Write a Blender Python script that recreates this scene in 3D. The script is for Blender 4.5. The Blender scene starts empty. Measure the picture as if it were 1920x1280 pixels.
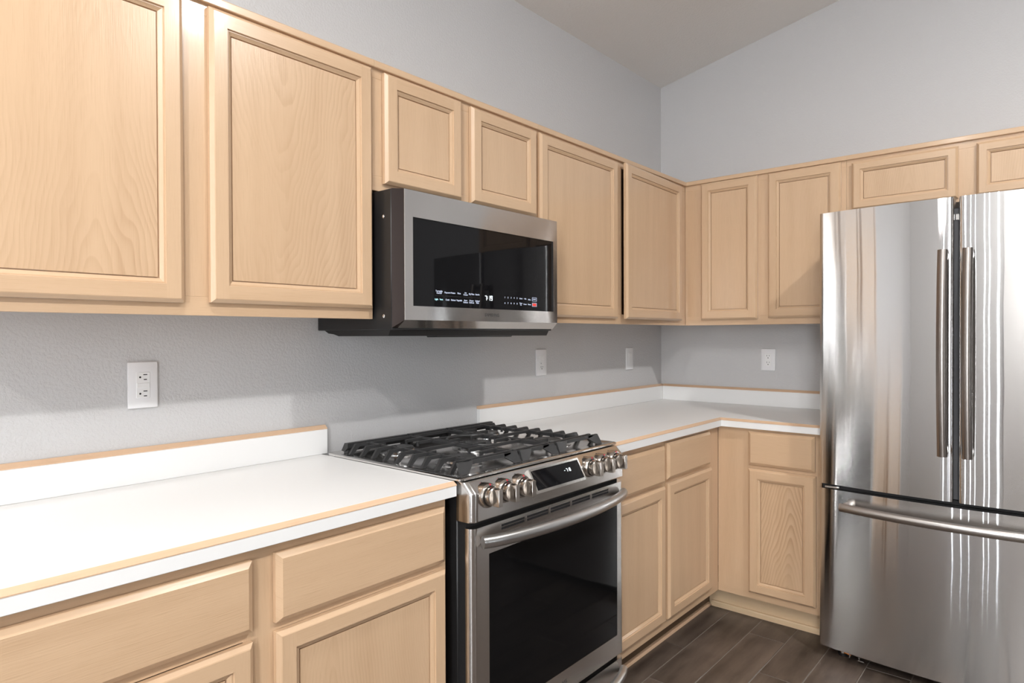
import bpy, bmesh, math, random
from mathutils import Vector, Matrix
random.seed(7)
C = bpy.context.scene.collection
SC = bpy.context.scene

# ------------------------------------------------------------------ camera
F_PX = 1221.72
CAM = Vector((1.85068, -3.52671, 1.29416))
YAW, PITCH, ROLL = 0.708378, -0.009087, -0.003724
fw = Vector((-math.sin(YAW) * math.cos(PITCH), math.cos(YAW) * math.cos(PITCH), math.sin(PITCH)))
rt = Vector((math.cos(YAW), math.sin(YAW), 0))
up = rt.cross(fw)
rt2 = rt * math.cos(ROLL) + up * math.sin(ROLL)
up2 = up * math.cos(ROLL) - rt * math.sin(ROLL)
cd = bpy.data.cameras.new('camera')
cd.sensor_width = 36.0
cd.lens = F_PX * 36.0 / 1920.0
cd.clip_start = 0.05
cam = bpy.data.objects.new('camera', cd)
C.objects.link(cam)
cam.matrix_world = Matrix(((rt2.x, up2.x, -fw.x, CAM.x), (rt2.y, up2.y, -fw.y, CAM.y), (rt2.z, up2.z, -fw.z, CAM.z), (0, 0, 0, 1)))
SC.camera = cam

# ------------------------------------------------------------------ world, exposure, added fill
SC.view_settings.view_transform = 'Standard'
SC.view_settings.look = 'None'
SC.view_settings.gamma = 1.0
SC.view_settings.use_curve_mapping = False
SC.view_settings.exposure = 0.70
wd = bpy.data.worlds.new('sky')
SC.world = wd
wd.use_nodes = True
bg = wd.node_tree.nodes['Background']
bg.inputs[0].default_value = (0.86, 0.93, 1.0, 1)
bg.inputs[1].default_value = 9.0


def area(name, loc, target, energy, col, sx, sy=None, shape='RECTANGLE', spread=None):
    l = bpy.data.lights.new(name, 'AREA')
    l.shape = shape
    l.size = sx
    if sy:
        l.size_y = sy
    l.energy = energy
    l.color = col
    if spread:
        l.spread = spread
    o = bpy.data.objects.new(name, l)
    C.objects.link(o)
    o.location = loc
    d = Vector(target) - Vector(loc)
    o.rotation_euler = d.to_track_quat('-Z', 'Y').to_euler()
    return o


def ceil_z(x):
    return 2.758 + 0.1975 * x


# added fill behind the camera, tilted up to brighten the ceiling
area('ceiling_fill_rear', (2.95, -6.27, 1.5), (2.0, -3.0, 3.3), 40, (0.97, 0.985, 1.0), 0.42, 1.8)
# ceiling lamps: x, y, watts; the rearmost is added to brighten the rear wall
LAMPS = [(2.75, -1.75, 33), (2.75, -4.75, 36), (2.45, -5.75, 32), (1.15, -3.40, 11)]
WARM = (1.0, 0.985, 0.965)
for (lx, ly, e) in LAMPS:
    area('lamp_light', (lx, ly, ceil_z(lx) - 0.045), (lx, ly, 0), e, WARM, 0.16, shape='DISK')


# ------------------------------------------------------------------ materials
def new_mat(name):
    m = bpy.data.materials.new(name)
    m.use_nodes = True
    nt = m.node_tree
    b = nt.nodes['Principled BSDF']
    return m, nt, b


def node(nt, typ, **kw):
    n = nt.nodes.new(typ)
    for k, v in kw.items():
        if k.startswith('i_'):
            key = k[2:]
            key = int(key) if key.isdigit() else key
            n.inputs[key].default_value = v
        else:
            setattr(n, k, v)
    return n


def math_n(nt, op, a, b=None, clamp=False):
    n = nt.nodes.new('ShaderNodeMath')
    n.operation = op
    n.use_clamp = clamp
    for i, v in enumerate((a, b)):
        if v is None:
            continue
        if isinstance(v, (int, float)):
            n.inputs[i].default_value = v
        else:
            nt.links.new(v, n.inputs[i])
    return n.outputs[0]


def srgb(r, g, b):
    f = lambda c: (c / 255 / 12.92) if c / 255 <= 0.04045 else ((c / 255 + 0.055) / 1.055) ** 2.4
    return (f(r), f(g), f(b), 1)


def simple(name, col, rough=0.5, metal=0.0, spec=0.5, coat=0.0, emit=None, es=1.0):
    m, nt, b = new_mat(name)
    b.inputs['Base Color'].default_value = col
    b.inputs['Roughness'].default_value = rough
    b.inputs['Metallic'].default_value = metal
    b.inputs['Specular IOR Level'].default_value = spec
    b.inputs['Coat Weight'].default_value = coat
    if emit:
        b.inputs['Emission Color'].default_value = emit
        b.inputs['Emission Strength'].default_value = es
    # faint procedural unevenness in the gloss
    tc = node(nt, 'ShaderNodeTexCoord')
    nz = node(nt, 'ShaderNodeTexNoise', i_Scale=9.0, i_Detail=2.0)
    nt.links.new(tc.outputs['Object'], nz.inputs['Vector'])
    r = math_n(nt, 'MULTIPLY_ADD', nz.outputs['Fac'], rough * 0.2)
    r.node.inputs[2].default_value = rough * 0.9
    nt.links.new(r, b.inputs['Roughness'])
    return m


def wood(name, base, dark, cathedral=0.0, streak=0.16, pore=0.2, rough=0.28, A=115.0, B=17.0, wob=4.2):
    m, nt, b = new_mat(name)
    L = nt.links
    uv = node(nt, 'ShaderNodeUVMap', uv_map='grain')
    sep = node(nt, 'ShaderNodeSeparateXYZ')
    L.new(uv.outputs[0], sep.inputs[0])
    u, v = sep.outputs[0], sep.outputs[1]

    def vec(su, sv, off=0.0):
        c = node(nt, 'ShaderNodeCombineXYZ')
        L.new(math_n(nt, 'MULTIPLY', u, su), c.inputs[0])
        L.new(math_n(nt, 'MULTIPLY', v, sv), c.inputs[1])
        c.inputs[2].default_value = off
        return c.outputs[0]

    def noise(su, sv, det=2.0, off=0.0):
        n = node(nt, 'ShaderNodeTexNoise', i_Scale=1.0, i_Detail=det)
        L.new(vec(su, sv, off), n.inputs['Vector'])
        return n.outputs['Fac']
    n1 = noise(1.1, 17, 3.0)
    n2 = noise(14, 420, 2.0, 3.0)
    n3 = noise(2.2, 3.2, 1.0, 8.0)
    s1 = math_n(nt, 'MULTIPLY', math_n(nt, 'SUBTRACT', n1, 0.42, True), 1.7 * streak * 2)
    pores = math_n(nt, 'MULTIPLY', math_n(nt, 'SUBTRACT', n2, 0.53, True), 3.2 * pore)
    fac = math_n(nt, 'ADD', s1, pores)
    if cathedral > 0:
        # nested arches: level sets of B*u + A*sqrt(v^2+s^2), wobbled by noise
        nw = noise(3.2, 9, 2.0, 5.0)
        nv = noise(1.6, 1.5, 1.0, 11.0)
        vv = math_n(nt, 'ADD', v, math_n(nt, 'MULTIPLY', math_n(nt, 'SUBTRACT', nv, 0.5), 0.09))
        r = math_n(nt, 'SQRT', math_n(nt, 'ADD', math_n(nt, 'MULTIPLY', vv, vv), 0.0005))
        t = math_n(nt, 'ADD', math_n(nt, 'MULTIPLY', u, B), math_n(nt, 'MULTIPLY', r, A))
        t = math_n(nt, 'ADD', t, math_n(nt, 'MULTIPLY', nw, wob))
        fr = math_n(nt, 'FRACT', t)
        tri = math_n(nt, 'MULTIPLY', math_n(nt, 'MULTIPLY', fr, fr), math_n(nt, 'SUBTRACT', 1.0, math_n(nt, 'POWER', fr, 14.0)))
        patch = math_n(nt, 'MULTIPLY', math_n(nt, 'SUBTRACT', n3, 0.3, True), 2.2, True)
        fac = math_n(nt, 'ADD', fac, math_n(nt, 'MULTIPLY', math_n(nt, 'MULTIPLY', tri, patch), cathedral))
    mix = node(nt, 'ShaderNodeMix', data_type='RGBA')
    mix.inputs['A'].default_value = base
    mix.inputs['B'].default_value = dark
    L.new(math_n(nt, 'MINIMUM', fac, 1.0), mix.inputs['Factor'])
    L.new(mix.outputs['Result'], b.inputs['Base Color'])
    b.inputs['Roughness'].default_value = rough
    b.inputs['Specular IOR Level'].default_value = 0.5
    b.inputs['Coat Weight'].default_value = 0.35
    b.inputs['Coat Roughness'].default_value = 0.10
    bp = node(nt, 'ShaderNodeBump', i_Strength=0.25, i_Distance=0.0008)
    inv = math_n(nt, 'SUBTRACT', 1.0, n2)
    L.new(inv, bp.inputs['Height'])
    L.new(bp.outputs[0], b.inputs['Normal'])
    return m


OAK_B, OAK_D = (0.62, 0.427, 0.270, 1), (0.33, 0.18, 0.085, 1)
M_OAK = wood('oak_straight', OAK_B, OAK_D)
M_OAKP = wood('oak_panel', OAK_B, OAK_D, cathedral=0.36)
M_OAKPL = wood('oak_panel_large', OAK_B, OAK_D, cathedral=0.42, A=75, B=13, wob=7.0)
M_OAKP2 = wood('oak_panel_bold', OAK_B, OAK_D, cathedral=0.75, A=78, B=18)
M_OAKP0 = wood('oak_panel_plain', OAK_B, OAK_D, cathedral=0.10, A=80, B=9)
M_EDGE = wood('oak_edge_strip', (0.69, 0.475, 0.315, 1), (0.40, 0.23, 0.12, 1), rough=0.4)
M_TOE_SHADE = wood('toe_board', (0.105, 0.062, 0.032, 1), (0.05, 0.03, 0.015, 1), rough=0.5)  # shade under the cabinets is put into this dark board colour
M_PINE = wood('toe_pine', (0.66, 0.49, 0.31, 1), (0.40, 0.24, 0.12, 1), rough=0.5)
M_INT = simple('cabinet_interior', (0.30, 0.20, 0.12, 1), 0.6)


def wall_mat(name, col, scale, strength):
    m, nt, b = new_mat(name)
    tc = node(nt, 'ShaderNodeTexCoord')
    nz = node(nt, 'ShaderNodeTexNoise', i_Scale=scale, i_Detail=2.5, i_Roughness=0.55)
    nt.links.new(tc.outputs['Object'], nz.inputs['Vector'])
    rp = node(nt, 'ShaderNodeMapRange', interpolation_type='SMOOTHSTEP')
    rp.inputs[1].default_value = 0.38
    rp.inputs[2].default_value = 0.62
    nt.links.new(nz.outputs['Fac'], rp.inputs[0])
    bp = node(nt, 'ShaderNodeBump', i_Strength=strength, i_Distance=0.002)
    nt.links.new(rp.outputs[0], bp.inputs['Height'])
    nt.links.new(bp.outputs[0], b.inputs['Normal'])
    b.inputs['Base Color'].default_value = col
    b.inputs['Roughness'].default_value = 0.6
    b.inputs['Specular IOR Level'].default_value = 0.35
    return m


M_WALL = wall_mat('grey_orange_peel_paint', (0.560, 0.556, 0.560, 1), 130, 0.26)
M_WALLW = wall_mat('rear_wall_bounce_white', (0.78, 0.78, 0.785, 1), 130, 0.26)  # unseen rear wall whitened to brighten what the refrigerator reflects
M_WALLD = wall_mat('right_wall_fill_cut', (0.20, 0.195, 0.19, 1), 130, 0.35)  # unseen right wall darkened to cut fill and dim reflections
M_CEIL = wall_mat('ceiling_paint', (0.80, 0.785, 0.765, 1), 90, 0.35)
M_LAM = simple('white_laminate', (0.83, 0.83, 0.825, 1), 0.33, spec=0.45)
M_WHITE = simple('white_plastic', (0.82, 0.82, 0.82, 1), 0.3)
M_PLATE = simple('white_cover_plate', (0.80, 0.80, 0.815, 1), 0.35)
M_BLACK = simple('black_paint', (0.012, 0.012, 0.013, 1), 0.38)
M_BLACKP = simple('black_plastic', (0.010, 0.010, 0.011, 1), 0.45)
M_DARK = simple('dark_void', (0.006, 0.006, 0.007, 1), 0.7)
M_HOLE = simple('slot_black', (0.004, 0.004, 0.004, 1), 0.6)
M_IRON = simple('cast_iron', (0.028, 0.028, 0.029, 1), 0.38, spec=0.5)
M_GLASS = simple('black_glass', (0.006, 0.006, 0.007, 1), 0.03, spec=0.2)
M_GLASSO = simple('oven_glass', (0.0045, 0.0045, 0.005, 1), 0.05, spec=0.16)
M_CHROME = simple('polished_steel', (0.78, 0.77, 0.75, 1), 0.10, metal=1.0)
M_KNOB = simple('knob_steel', (0.50, 0.46, 0.42, 1), 0.22, metal=1.0)
M_COOK = simple('cooktop_steel', (0.70, 0.685, 0.67, 1), 0.17, metal=1.0)
M_ALU = simple('burner_aluminium', (0.72, 0.72, 0.72, 1), 0.22, metal=1.0)
M_RED = simple('red_mark', (0.65, 0.02, 0.05, 1), 0.4)
M_GREYT = simple('grey_print', (0.03, 0.03, 0.03, 1), 0.5)
M_TEXT = simple('lit_print', (0.5, 0.55, 0.7, 1), 0.4, emit=(0.72, 0.80, 1.0, 1), es=0.35)
M_TEXTC = simple('lit_print_cyan', (0.5, 0.8, 0.85, 1), 0.4, emit=(0.45, 0.85, 0.95, 1), es=0.5)
M_DIGIT = simple('lit_digits', (0.9, 0.95, 1, 1), 0.4, emit=(0.85, 0.95, 1.0, 1), es=0.7)
M_STOP = simple('red_lit_print', (0.8, 0.05, 0.04, 1), 0.4, emit=(0.9, 0.06, 0.03, 1), es=0.25)
M_LAMP = simple('lamp_diffuser', (0.9, 0.9, 0.9, 1), 0.5, emit=(1.0, 0.96, 0.9, 1), es=6.0)
M_ORANGE = simple('orange_wire', (0.75, 0.22, 0.03, 1), 0.5)
M_GROUT = simple('grout', (0.20, 0.175, 0.15, 1), 0.75)
M_RUBBER = simple('grey_gasket', (0.055, 0.055, 0.06, 1), 0.5)


def brushed(name, col, rough, vert=0.2, wav=0.0, tangent=(0, 0, 1), wavdir=(1, 0, 0), aniso=0.75):
    """Stainless steel brushed across: fine scratches tilt the normal up and down, the sheet waves slightly sideways."""
    m, nt, b = new_mat(name)
    L = nt.links
    b.inputs['Base Color'].default_value = col
    b.inputs['Metallic'].default_value = 1.0
    b.inputs['Roughness'].default_value = rough
    b.inputs['Anisotropic'].default_value = aniso
    tg = node(nt, 'ShaderNodeCombineXYZ')
    for i in range(3):
        tg.inputs[i].default_value = tangent[i]
    L.new(tg.outputs[0], b.inputs['Tangent'])
    geo = node(nt, 'ShaderNodeNewGeometry')
    tc = node(nt, 'ShaderNodeTexCoord')
    w1 = node(nt, 'ShaderNodeTexWhiteNoise', noise_dimensions='3D')
    L.new(geo.outputs['Position'], w1.inputs['Vector'])
    sp = node(nt, 'ShaderNodeSeparateColor')
    L.new(w1.outputs['Color'], sp.inputs[0])
    s = math_n(nt, 'ADD', sp.outputs[0], sp.outputs[1])
    s = math_n(nt, 'MULTIPLY', math_n(nt, 'SUBTRACT', s, 1.0), vert)
    sc = node(nt, 'ShaderNodeVectorMath', operation='SCALE')
    sc.inputs[0].default_value = tangent
    L.new(s, sc.inputs['Scale'])
    add = node(nt, 'ShaderNodeVectorMath', operation='ADD')
    L.new(geo.outputs['Normal'], add.inputs[0])
    L.new(sc.outputs[0], add.inputs[1])
    out = add.outputs[0]
    if wav > 0:
        mp = node(nt, 'ShaderNodeMapping')
        mp.inputs['Scale'].default_value = (1.6, 1.6, 1.5)
        L.new(tc.outputs['Object'], mp.inputs[0])
        nz = node(nt, 'ShaderNodeTexNoise', i_Scale=2.2, i_Detail=1.0)
        L.new(mp.outputs[0], nz.inputs['Vector'])
        s2 = math_n(nt, 'MULTIPLY', math_n(nt, 'SUBTRACT', nz.outputs['Fac'], 0.5), wav)
        sc2 = node(nt, 'ShaderNodeVectorMath', operation='SCALE')
        sc2.inputs[0].default_value = wavdir
        L.new(s2, sc2.inputs['Scale'])
        add2 = node(nt, 'ShaderNodeVectorMath', operation='ADD')
        L.new(out, add2.inputs[0])
        L.new(sc2.outputs[0], add2.inputs[1])
        out = add2.outputs[0]
    nm = node(nt, 'ShaderNodeVectorMath', operation='NORMALIZE')
    L.new(out, nm.inputs[0])
    L.new(nm.outputs[0], b.inputs['Normal'])
    return m


M_FRIDGE = brushed('fridge_steel', (0.68, 0.67, 0.66, 1), 0.025, vert=0.17, wav=0.006)
M_FHAND = brushed('fridge_handle_steel', (0.33, 0.30, 0.28, 1), 0.30, vert=0.03)
M_STEEL = brushed('range_steel', (0.66, 0.64, 0.62, 1), 0.16, vert=0.16, wav=0.03, wavdir=(0, 1, 0))
M_MWST = brushed('microwave_steel', (0.50, 0.48, 0.465, 1), 0.14, vert=0.16, wav=0.05, wavdir=(0, 1, 0))
M_FCASE = simple('fridge_case', (0.06, 0.06, 0.063, 1), 0.45)


def floor_mat():
    m, nt, b = new_mat('wood_look_tile')
    L = nt.links
    uv = node(nt, 'ShaderNodeUVMap', uv_map='grain')
    mp = node(nt, 'ShaderNodeMapping')
    mp.inputs['Scale'].default_value = (2.6, 16, 1)
    L.new(uv.outputs[0], mp.inputs[0])
    n1 = node(nt, 'ShaderNodeTexNoise', i_Scale=1.0, i_Detail=5.0, i_Roughness=0.62)
    L.new(mp.outputs[0], n1.inputs['Vector'])
    mp2 = node(nt, 'ShaderNodeMapping')
    mp2.inputs['Scale'].default_value = (4, 4, 1)
    L.new(uv.outputs[0], mp2.inputs[0])
    n2 = node(nt, 'ShaderNodeTexNoise', i_Scale=1.0, i_Detail=3.0)
    L.new(mp2.outputs[0], n2.inputs['Vector'])
    f = math_n(nt, 'ADD', math_n(nt, 'MULTIPLY', n1.outputs['Fac'], 0.7), math_n(nt, 'MULTIPLY', n2.outputs['Fac'], 0.5))
    cr = node(nt, 'ShaderNodeValToRGB')
    cr.color_ramp.elements[0].position = 0.38
    cr.color_ramp.elements[0].color = (0.026, 0.018, 0.014, 1)
    cr.color_ramp.elements[1].position = 0.82
    cr.color_ramp.elements[1].color = (0.150, 0.115, 0.092, 1)
    L.new(f, cr.inputs[0])
    L.new(cr.outputs[0], b.inputs['Base Color'])
    b.inputs['Roughness'].default_value = 0.38
    b.inputs['Specular IOR Level'].default_value = 0.4
    bp = node(nt, 'ShaderNodeBump', i_Strength=0.2, i_Distance=0.001)
    L.new(n1.outputs['Fac'], bp.inputs['Height'])
    L.new(bp.outputs[0], b.inputs['Normal'])
    return m


M_TILE = floor_mat()


# ------------------------------------------------------------------ mesh helpers
class MB:
    """Collects shapes in world coordinates; build() links them as one mesh object."""

    def __init__(self):
        self.bm = bmesh.new()
        self.uv = self.bm.loops.layers.uv.new('grain')

    def face(self, pts, uvs=None, mi=0, smooth=False):
        vs = [self.bm.verts.new(p) for p in pts]
        f = self.bm.faces.new(vs)
        f.material_index = mi
        if uvs:
            for l, t in zip(f.loops, uvs):
                l[self.uv].uv = t
        return f

    def box(self, x0, x1, y0, y1, z0, z1, bev=0.0, seg=1, grain='z', mi=0):
        t = bmesh.new()
        tu = t.loops.layers.uv.new('grain')
        bmesh.ops.create_cube(t, size=1.0)
        lo = Vector((min(x0, x1), min(y0, y1), min(z0, z1)))
        hi = Vector((max(x0, x1), max(y0, y1), max(z0, z1)))
        for v in t.verts:
            v.co = Vector([lo[i] + (v.co[i] + 0.5) * (hi[i] - lo[i]) for i in range(3)])
        if bev > 0:
            b = min(bev, 0.49 * min(hi - lo))
            bmesh.ops.bevel(t, geom=t.edges[:], offset=b, segments=seg, affect='EDGES', profile=0.5)
        g = 'xyz'.index(grain)
        ru, rv = random.uniform(0, 20), random.uniform(3, 40)
        oth = [i for i in range(3) if i != g]
        for f in t.faces:
            f.material_index = mi
            n = f.normal
            for l in f.loops:
                co = l.vert.co
                a, b2 = oth
                vv = co[b2] if abs(n[a]) > abs(n[b2]) else co[a]
                if abs(n[g]) > 0.8:
                    l[tu].uv = (co[a] * 0.2 + ru, co[b2] + rv)
                else:
                    l[tu].uv = (co[g] + ru, vv + rv)
        self.merge(t)

    def merge(self, t):
        me = bpy.data.meshes.new('tmp')
        t.to_mesh(me)
        t.free()
        self.bm.from_mesh(me)
        bpy.data.meshes.remove(me)

    def prism(self, poly, axis, a0, a1, grain=None, mi=0, bev=0.0, seg=1):
        """poly: 2D points in the plane of the two other axes (in xyz order); extruded along axis."""
        t = bmesh.new()
        tu = t.loops.layers.uv.new('grain')
        ax = 'xyz'.index(axis)
        oth = [i for i in range(3) if i != ax]

        def P(p, a):
            c = [0, 0, 0]
            c[oth[0]], c[oth[1]], c[ax] = p[0], p[1], a
            return c
        n = len(poly)
        v0 = [t.verts.new(P(p, a0)) for p in poly]
        v1 = [t.verts.new(P(p, a1)) for p in poly]
        t.faces.new(v0[::-1])
        t.faces.new(v1)
        for i in range(n):
            j = (i + 1) % n
            t.faces.new((v0[i], v0[j], v1[j], v1[i]))
        bmesh.ops.recalc_face_normals(t, faces=t.faces[:])
        if bev > 0:
            bmesh.ops.bevel(t, geom=t.edges[:], offset=bev, segments=seg, affect='EDGES', profile=0.5)
        ru, rv = random.uniform(0, 20), random.uniform(3, 40)
        g = ax if grain is None else 'xyz'.index(grain)
        ot = [i for i in range(3) if i != g]
        for f in t.faces:
            f.material_index = mi
            for l in f.loops:
                co = l.vert.co
                l[tu].uv = (co[g] + ru, co[ot[0]] + co[ot[1]] + rv)
        self.merge(t)

    def tube(self, pts, rad, nseg=12, flat=None, cap=True, mi=0):
        """Swept round (or, with flat=(ra, rb, side vector), elliptical) bar; rad may be a list."""
        pts = [Vector(p) for p in pts]
        n = len(pts)
        rads = rad if isinstance(rad, (list, tuple)) else [rad] * n
        rings = []
        side = None
        for i, p in enumerate(pts):
            d = (pts[min(i + 1, n - 1)] - pts[max(i - 1, 0)]).normalized()
            if side is None:
                side = Vector(flat[2]) if flat else d.orthogonal()
            a = (side - d * side.dot(d)).normalized()
            side = a
            b = d.cross(a)
            ka, kb = (flat[0], flat[1]) if flat else (1, 1)
            ring = []
            for k in range(nseg):
                th = 2 * math.pi * k / nseg
                ring.append(self.bm.verts.new(p + (a * math.cos(th) * ka + b * math.sin(th) * kb) * rads[i]))
            rings.append(ring)
        for i in range(n - 1):
            for k in range(nseg):
                k2 = (k + 1) % nseg
                f = self.bm.faces.new((rings[i][k], rings[i][k2], rings[i + 1][k2], rings[i + 1][k]))
                f.material_index = mi
        if cap:
            f1 = self.bm.faces.new(rings[0][::-1])
            f2 = self.bm.faces.new(rings[-1])
            f1.material_index = f2.material_index = mi

    def lathe(self, prof, origin, axis=(0, 0, 1), nseg=32, mi=0):
        """prof: (radius, height) pairs turned about axis through origin."""
        O = Vector(origin)
        A = Vector(axis).normalized()
        X = A.orthogonal().normalized()
        Y = A.cross(X)
        rings = []
        for r, h in prof:
            if r < 1e-6:
                rings.append([self.bm.verts.new(O + A * h)])
            else:
                rings.append([self.bm.verts.new(O + A * h + (X * math.cos(2 * math.pi * k / nseg) + Y * math.sin(2 * math.pi * k / nseg)) * r) for k in range(nseg)])
        for a, b in zip(rings, rings[1:]):
            for k in range(nseg):
                k2 = (k + 1) % nseg
                if len(a) == 1 and len(b) == 1:
                    continue
                if len(a) == 1:
                    f = self.bm.faces.new((a[0], b[k], b[k2]))
                elif len(b) == 1:
                    f = self.bm.faces.new((a[k], a[k2], b[0]))
                else:
                    f = self.bm.faces.new((a[k], a[k2], b[k2], b[k]))
                f.material_index = mi

    def build(self, name, mats, parent=None, smooth=40, origin=None, recalc=True, weighted=False):
        if not isinstance(mats, (list, tuple)):
            mats = [mats]
        bm = self.bm
        if recalc:
            bmesh.ops.recalc_face_normals(bm, faces=bm.faces[:])
        xs = [v.co for v in bm.verts]
        if origin is None:
            lo = Vector([min(c[i] for c in xs) for i in range(3)])
            hi = Vector([max(c[i] for c in xs) for i in range(3)])
            origin = Vector(((lo.x + hi.x) / 2, (lo.y + hi.y) / 2, lo.z))
        origin = Vector(origin)
        bmesh.ops.translate(bm, verts=bm.verts[:], vec=-origin)
        me = bpy.data.meshes.new(name)
        bm.to_mesh(me)
        bm.free()
        for m in mats:
            me.materials.append(m)
        if smooth:
            me.shade_smooth()
            me.set_sharp_from_angle(angle=math.radians(smooth))
        o = bpy.data.objects.new(name, me)
        C.objects.link(o)
        if weighted:
            wn = o.modifiers.new('weighted_normals', 'WEIGHTED_NORMAL')
            wn.keep_sharp = True
            wn.weight = 100
        o.parent = parent
        o.location = origin - world_origin(parent)
        return o


def world_origin(o):
    v = Vector((0, 0, 0))
    while o is not None:
        v += o.location
        o = o.parent
    return v


def thing(name, label, cat, loc, group=None):
    o = bpy.data.objects.new(name, None)
    o.empty_display_size = 0.1
    C.objects.link(o)
    o.location = loc
    tag(o, label, cat, group)
    return o


def tag(o, label, cat, group=None):
    o['label'] = label
    o['category'] = cat
    if group:
        o['group'] = group
    return o


def struct(o):
    o['kind'] = 'structure'
    return o


def text(name, body, size, mat, parent, O, A, Z, N, align='CENTER', depth=0.0004, sx=1.0, shear=0.0):
    """Lettering as a mesh: O point, A reading direction, Z letter up, N outward."""
    cu = bpy.data.curves.new('lettering', 'FONT')
    cu.body = body
    cu.size = size
    cu.align_x = align
    cu.align_y = 'CENTER'
    cu.extrude = depth
    cu.resolution_u = 2
    cu.space_line = 0.85
    cu.shear = shear
    to = bpy.data.objects.new('tmp', cu)
    C.objects.link(to)
    bpy.context.view_layer.update()
    me = bpy.data.meshes.new_from_object(to.evaluated_get(bpy.context.evaluated_depsgraph_get()))
    bpy.data.objects.remove(to)
    A, Z, N = Vector(A).normalized(), Vector(Z).normalized(), Vector(N).normalized()
    for v in me.vertices:
        v.co = A * v.co.x * sx + Z * v.co.y + N * v.co.z
    me.name = name
    me.materials.clear()
    me.materials.append(mat)
    o = bpy.data.objects.new(name, me)
    C.objects.link(o)
    o.parent = parent
    o.location = Vector(O) - world_origin(parent)
    return o


# ------------------------------------------------------------------ room shell
RX, RY = 4.3, -6.3
X0 = 0.0


mb = MB()
mb.box(-0.12, 0, RY, 0.12, 0, ceil_z(0) + 0.02)
struct(mb.build('wall_left', M_WALL, smooth=0))

mb = MB()   # back wall follows the sloped ceiling
mb.prism([(0, 0), (RX, 0), (RX, ceil_z(RX) + 0.02), (0, ceil_z(0) + 0.02)], 'y', 0, 0.12)
struct(mb.build('wall_back', M_WALL, smooth=0))

mb = MB()   # right wall with an unseen opening added for a reflected streak
wy0, wy1, wz0, wz1 = -2.36, -2.12, 0.45, 1.38
zt = ceil_z(RX) + 0.02
mb.box(RX, RX + 0.12, RY, wy0, 0, zt)
mb.box(RX, RX + 0.12, wy1, 0.12, 0, zt)
mb.box(RX, RX + 0.12, wy0, wy1, 0, wz0)
mb.box(RX, RX + 0.12, wy0, wy1, wz1, zt)
struct(mb.build('wall_right', M_WALLD, smooth=0))

# rear wall with two added, unseen openings that give light and reflected streaks
dx0, dx1, dz1 = 0.80, 1.82, 2.28
vx0, vx1, vz0, vz1 = 2.70, 3.20, 0.50, 2.45
mb = MB()
for (a, b, z0, z1f) in [(-0.12, dx0, 0, None), (dx0, dx1, dz1, None), (dx1, vx0, 0, None), (vx0, vx1, 0, vz0), (vx0, vx1, vz1, None), (vx1, RX + 0.12, 0, None)]:
    if z1f is None:
        mb.prism([(a, z0), (b, z0), (b, ceil_z(b) + 0.02), (a, ceil_z(a) + 0.02)], 'y', RY - 0.12, RY)
    else:
        mb.box(a, b, RY - 0.12, RY, z0, z1f)
struct(mb.build('wall_rear', M_WALLW, smooth=0))

mb = MB()
mb.prism([(-0.12, ceil_z(-0.12)), (RX + 0.12, ceil_z(RX + 0.12)), (RX + 0.12, ceil_z(RX + 0.12) + 0.1), (-0.12, ceil_z(-0.12) + 0.1)], 'y', RY - 0.12, 0.12)
struct(mb.build('ceiling', M_CEIL, smooth=0))


def window(name, axis, pos, a0, a1, z0, z1, nv):
    """Added, unseen opening in window form: frame, muntins as child, pane as child."""
    mbw = MB()
    t = 0.045

    def bx(m, p0, p1, q0, q1, dd0, dd1):
        if axis == 'x':
            m.box(pos + dd0, pos + dd1, p0, p1, q0, q1, 0.003)
        else:
            m.box(p0, p1, pos - dd1, pos - dd0, q0, q1, 0.003)
    bx(mbw, a0, a0 + t, z0, z1, 0.05, 0.11)
    bx(mbw, a1 - t, a1, z0, z1, 0.05, 0.11)
    bx(mbw, a0 + t, a1 - t, z0, z0 + t, 0.05, 0.11)
    bx(mbw, a0 + t, a1 - t, z1 - t, z1, 0.05, 0.11)
    for k in range(nv):
        c = a0 + (a1 - a0) * (k + 1) / (nv + 1)
        bx(mbw, c - 0.02, c + 0.02, z0 + t, z1 - t, 0.06, 0.10)
    w = struct(mbw.build(name, M_WHITE))
    return w


window('streak_opening_1', 'x', RX, wy0, wy1, wz0, wz1, 0)  # added slot, narrowed to leave one streak in the reflections
window('streak_opening_2', 'y', RY, vx0, vx1, vz0, vz1, 1)  # added opening, kept narrow for thin reflected streaks
# added slats, slit to throw bright vertical streaks onto the refrigerator steel
slits = [(0.88, 0.026), (1.048, 0.020), (1.196, 0.014), (1.466, 0.018), (1.557, 0.014), (1.724, 0.032)]
mb = MB()
edges = [dx0] + [e for c, w in slits for e in (c - w / 2, c + w / 2)] + [dx1]
for a, b in zip(edges[0::2], edges[1::2]):
    mb.box(a, b, RY - 0.07, RY - 0.06, 0, dz1)
struct(mb.build('streak_slats_1', simple('streak_slat_vinyl', (0.62, 0.62, 0.63, 1), 0.6)))

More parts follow.
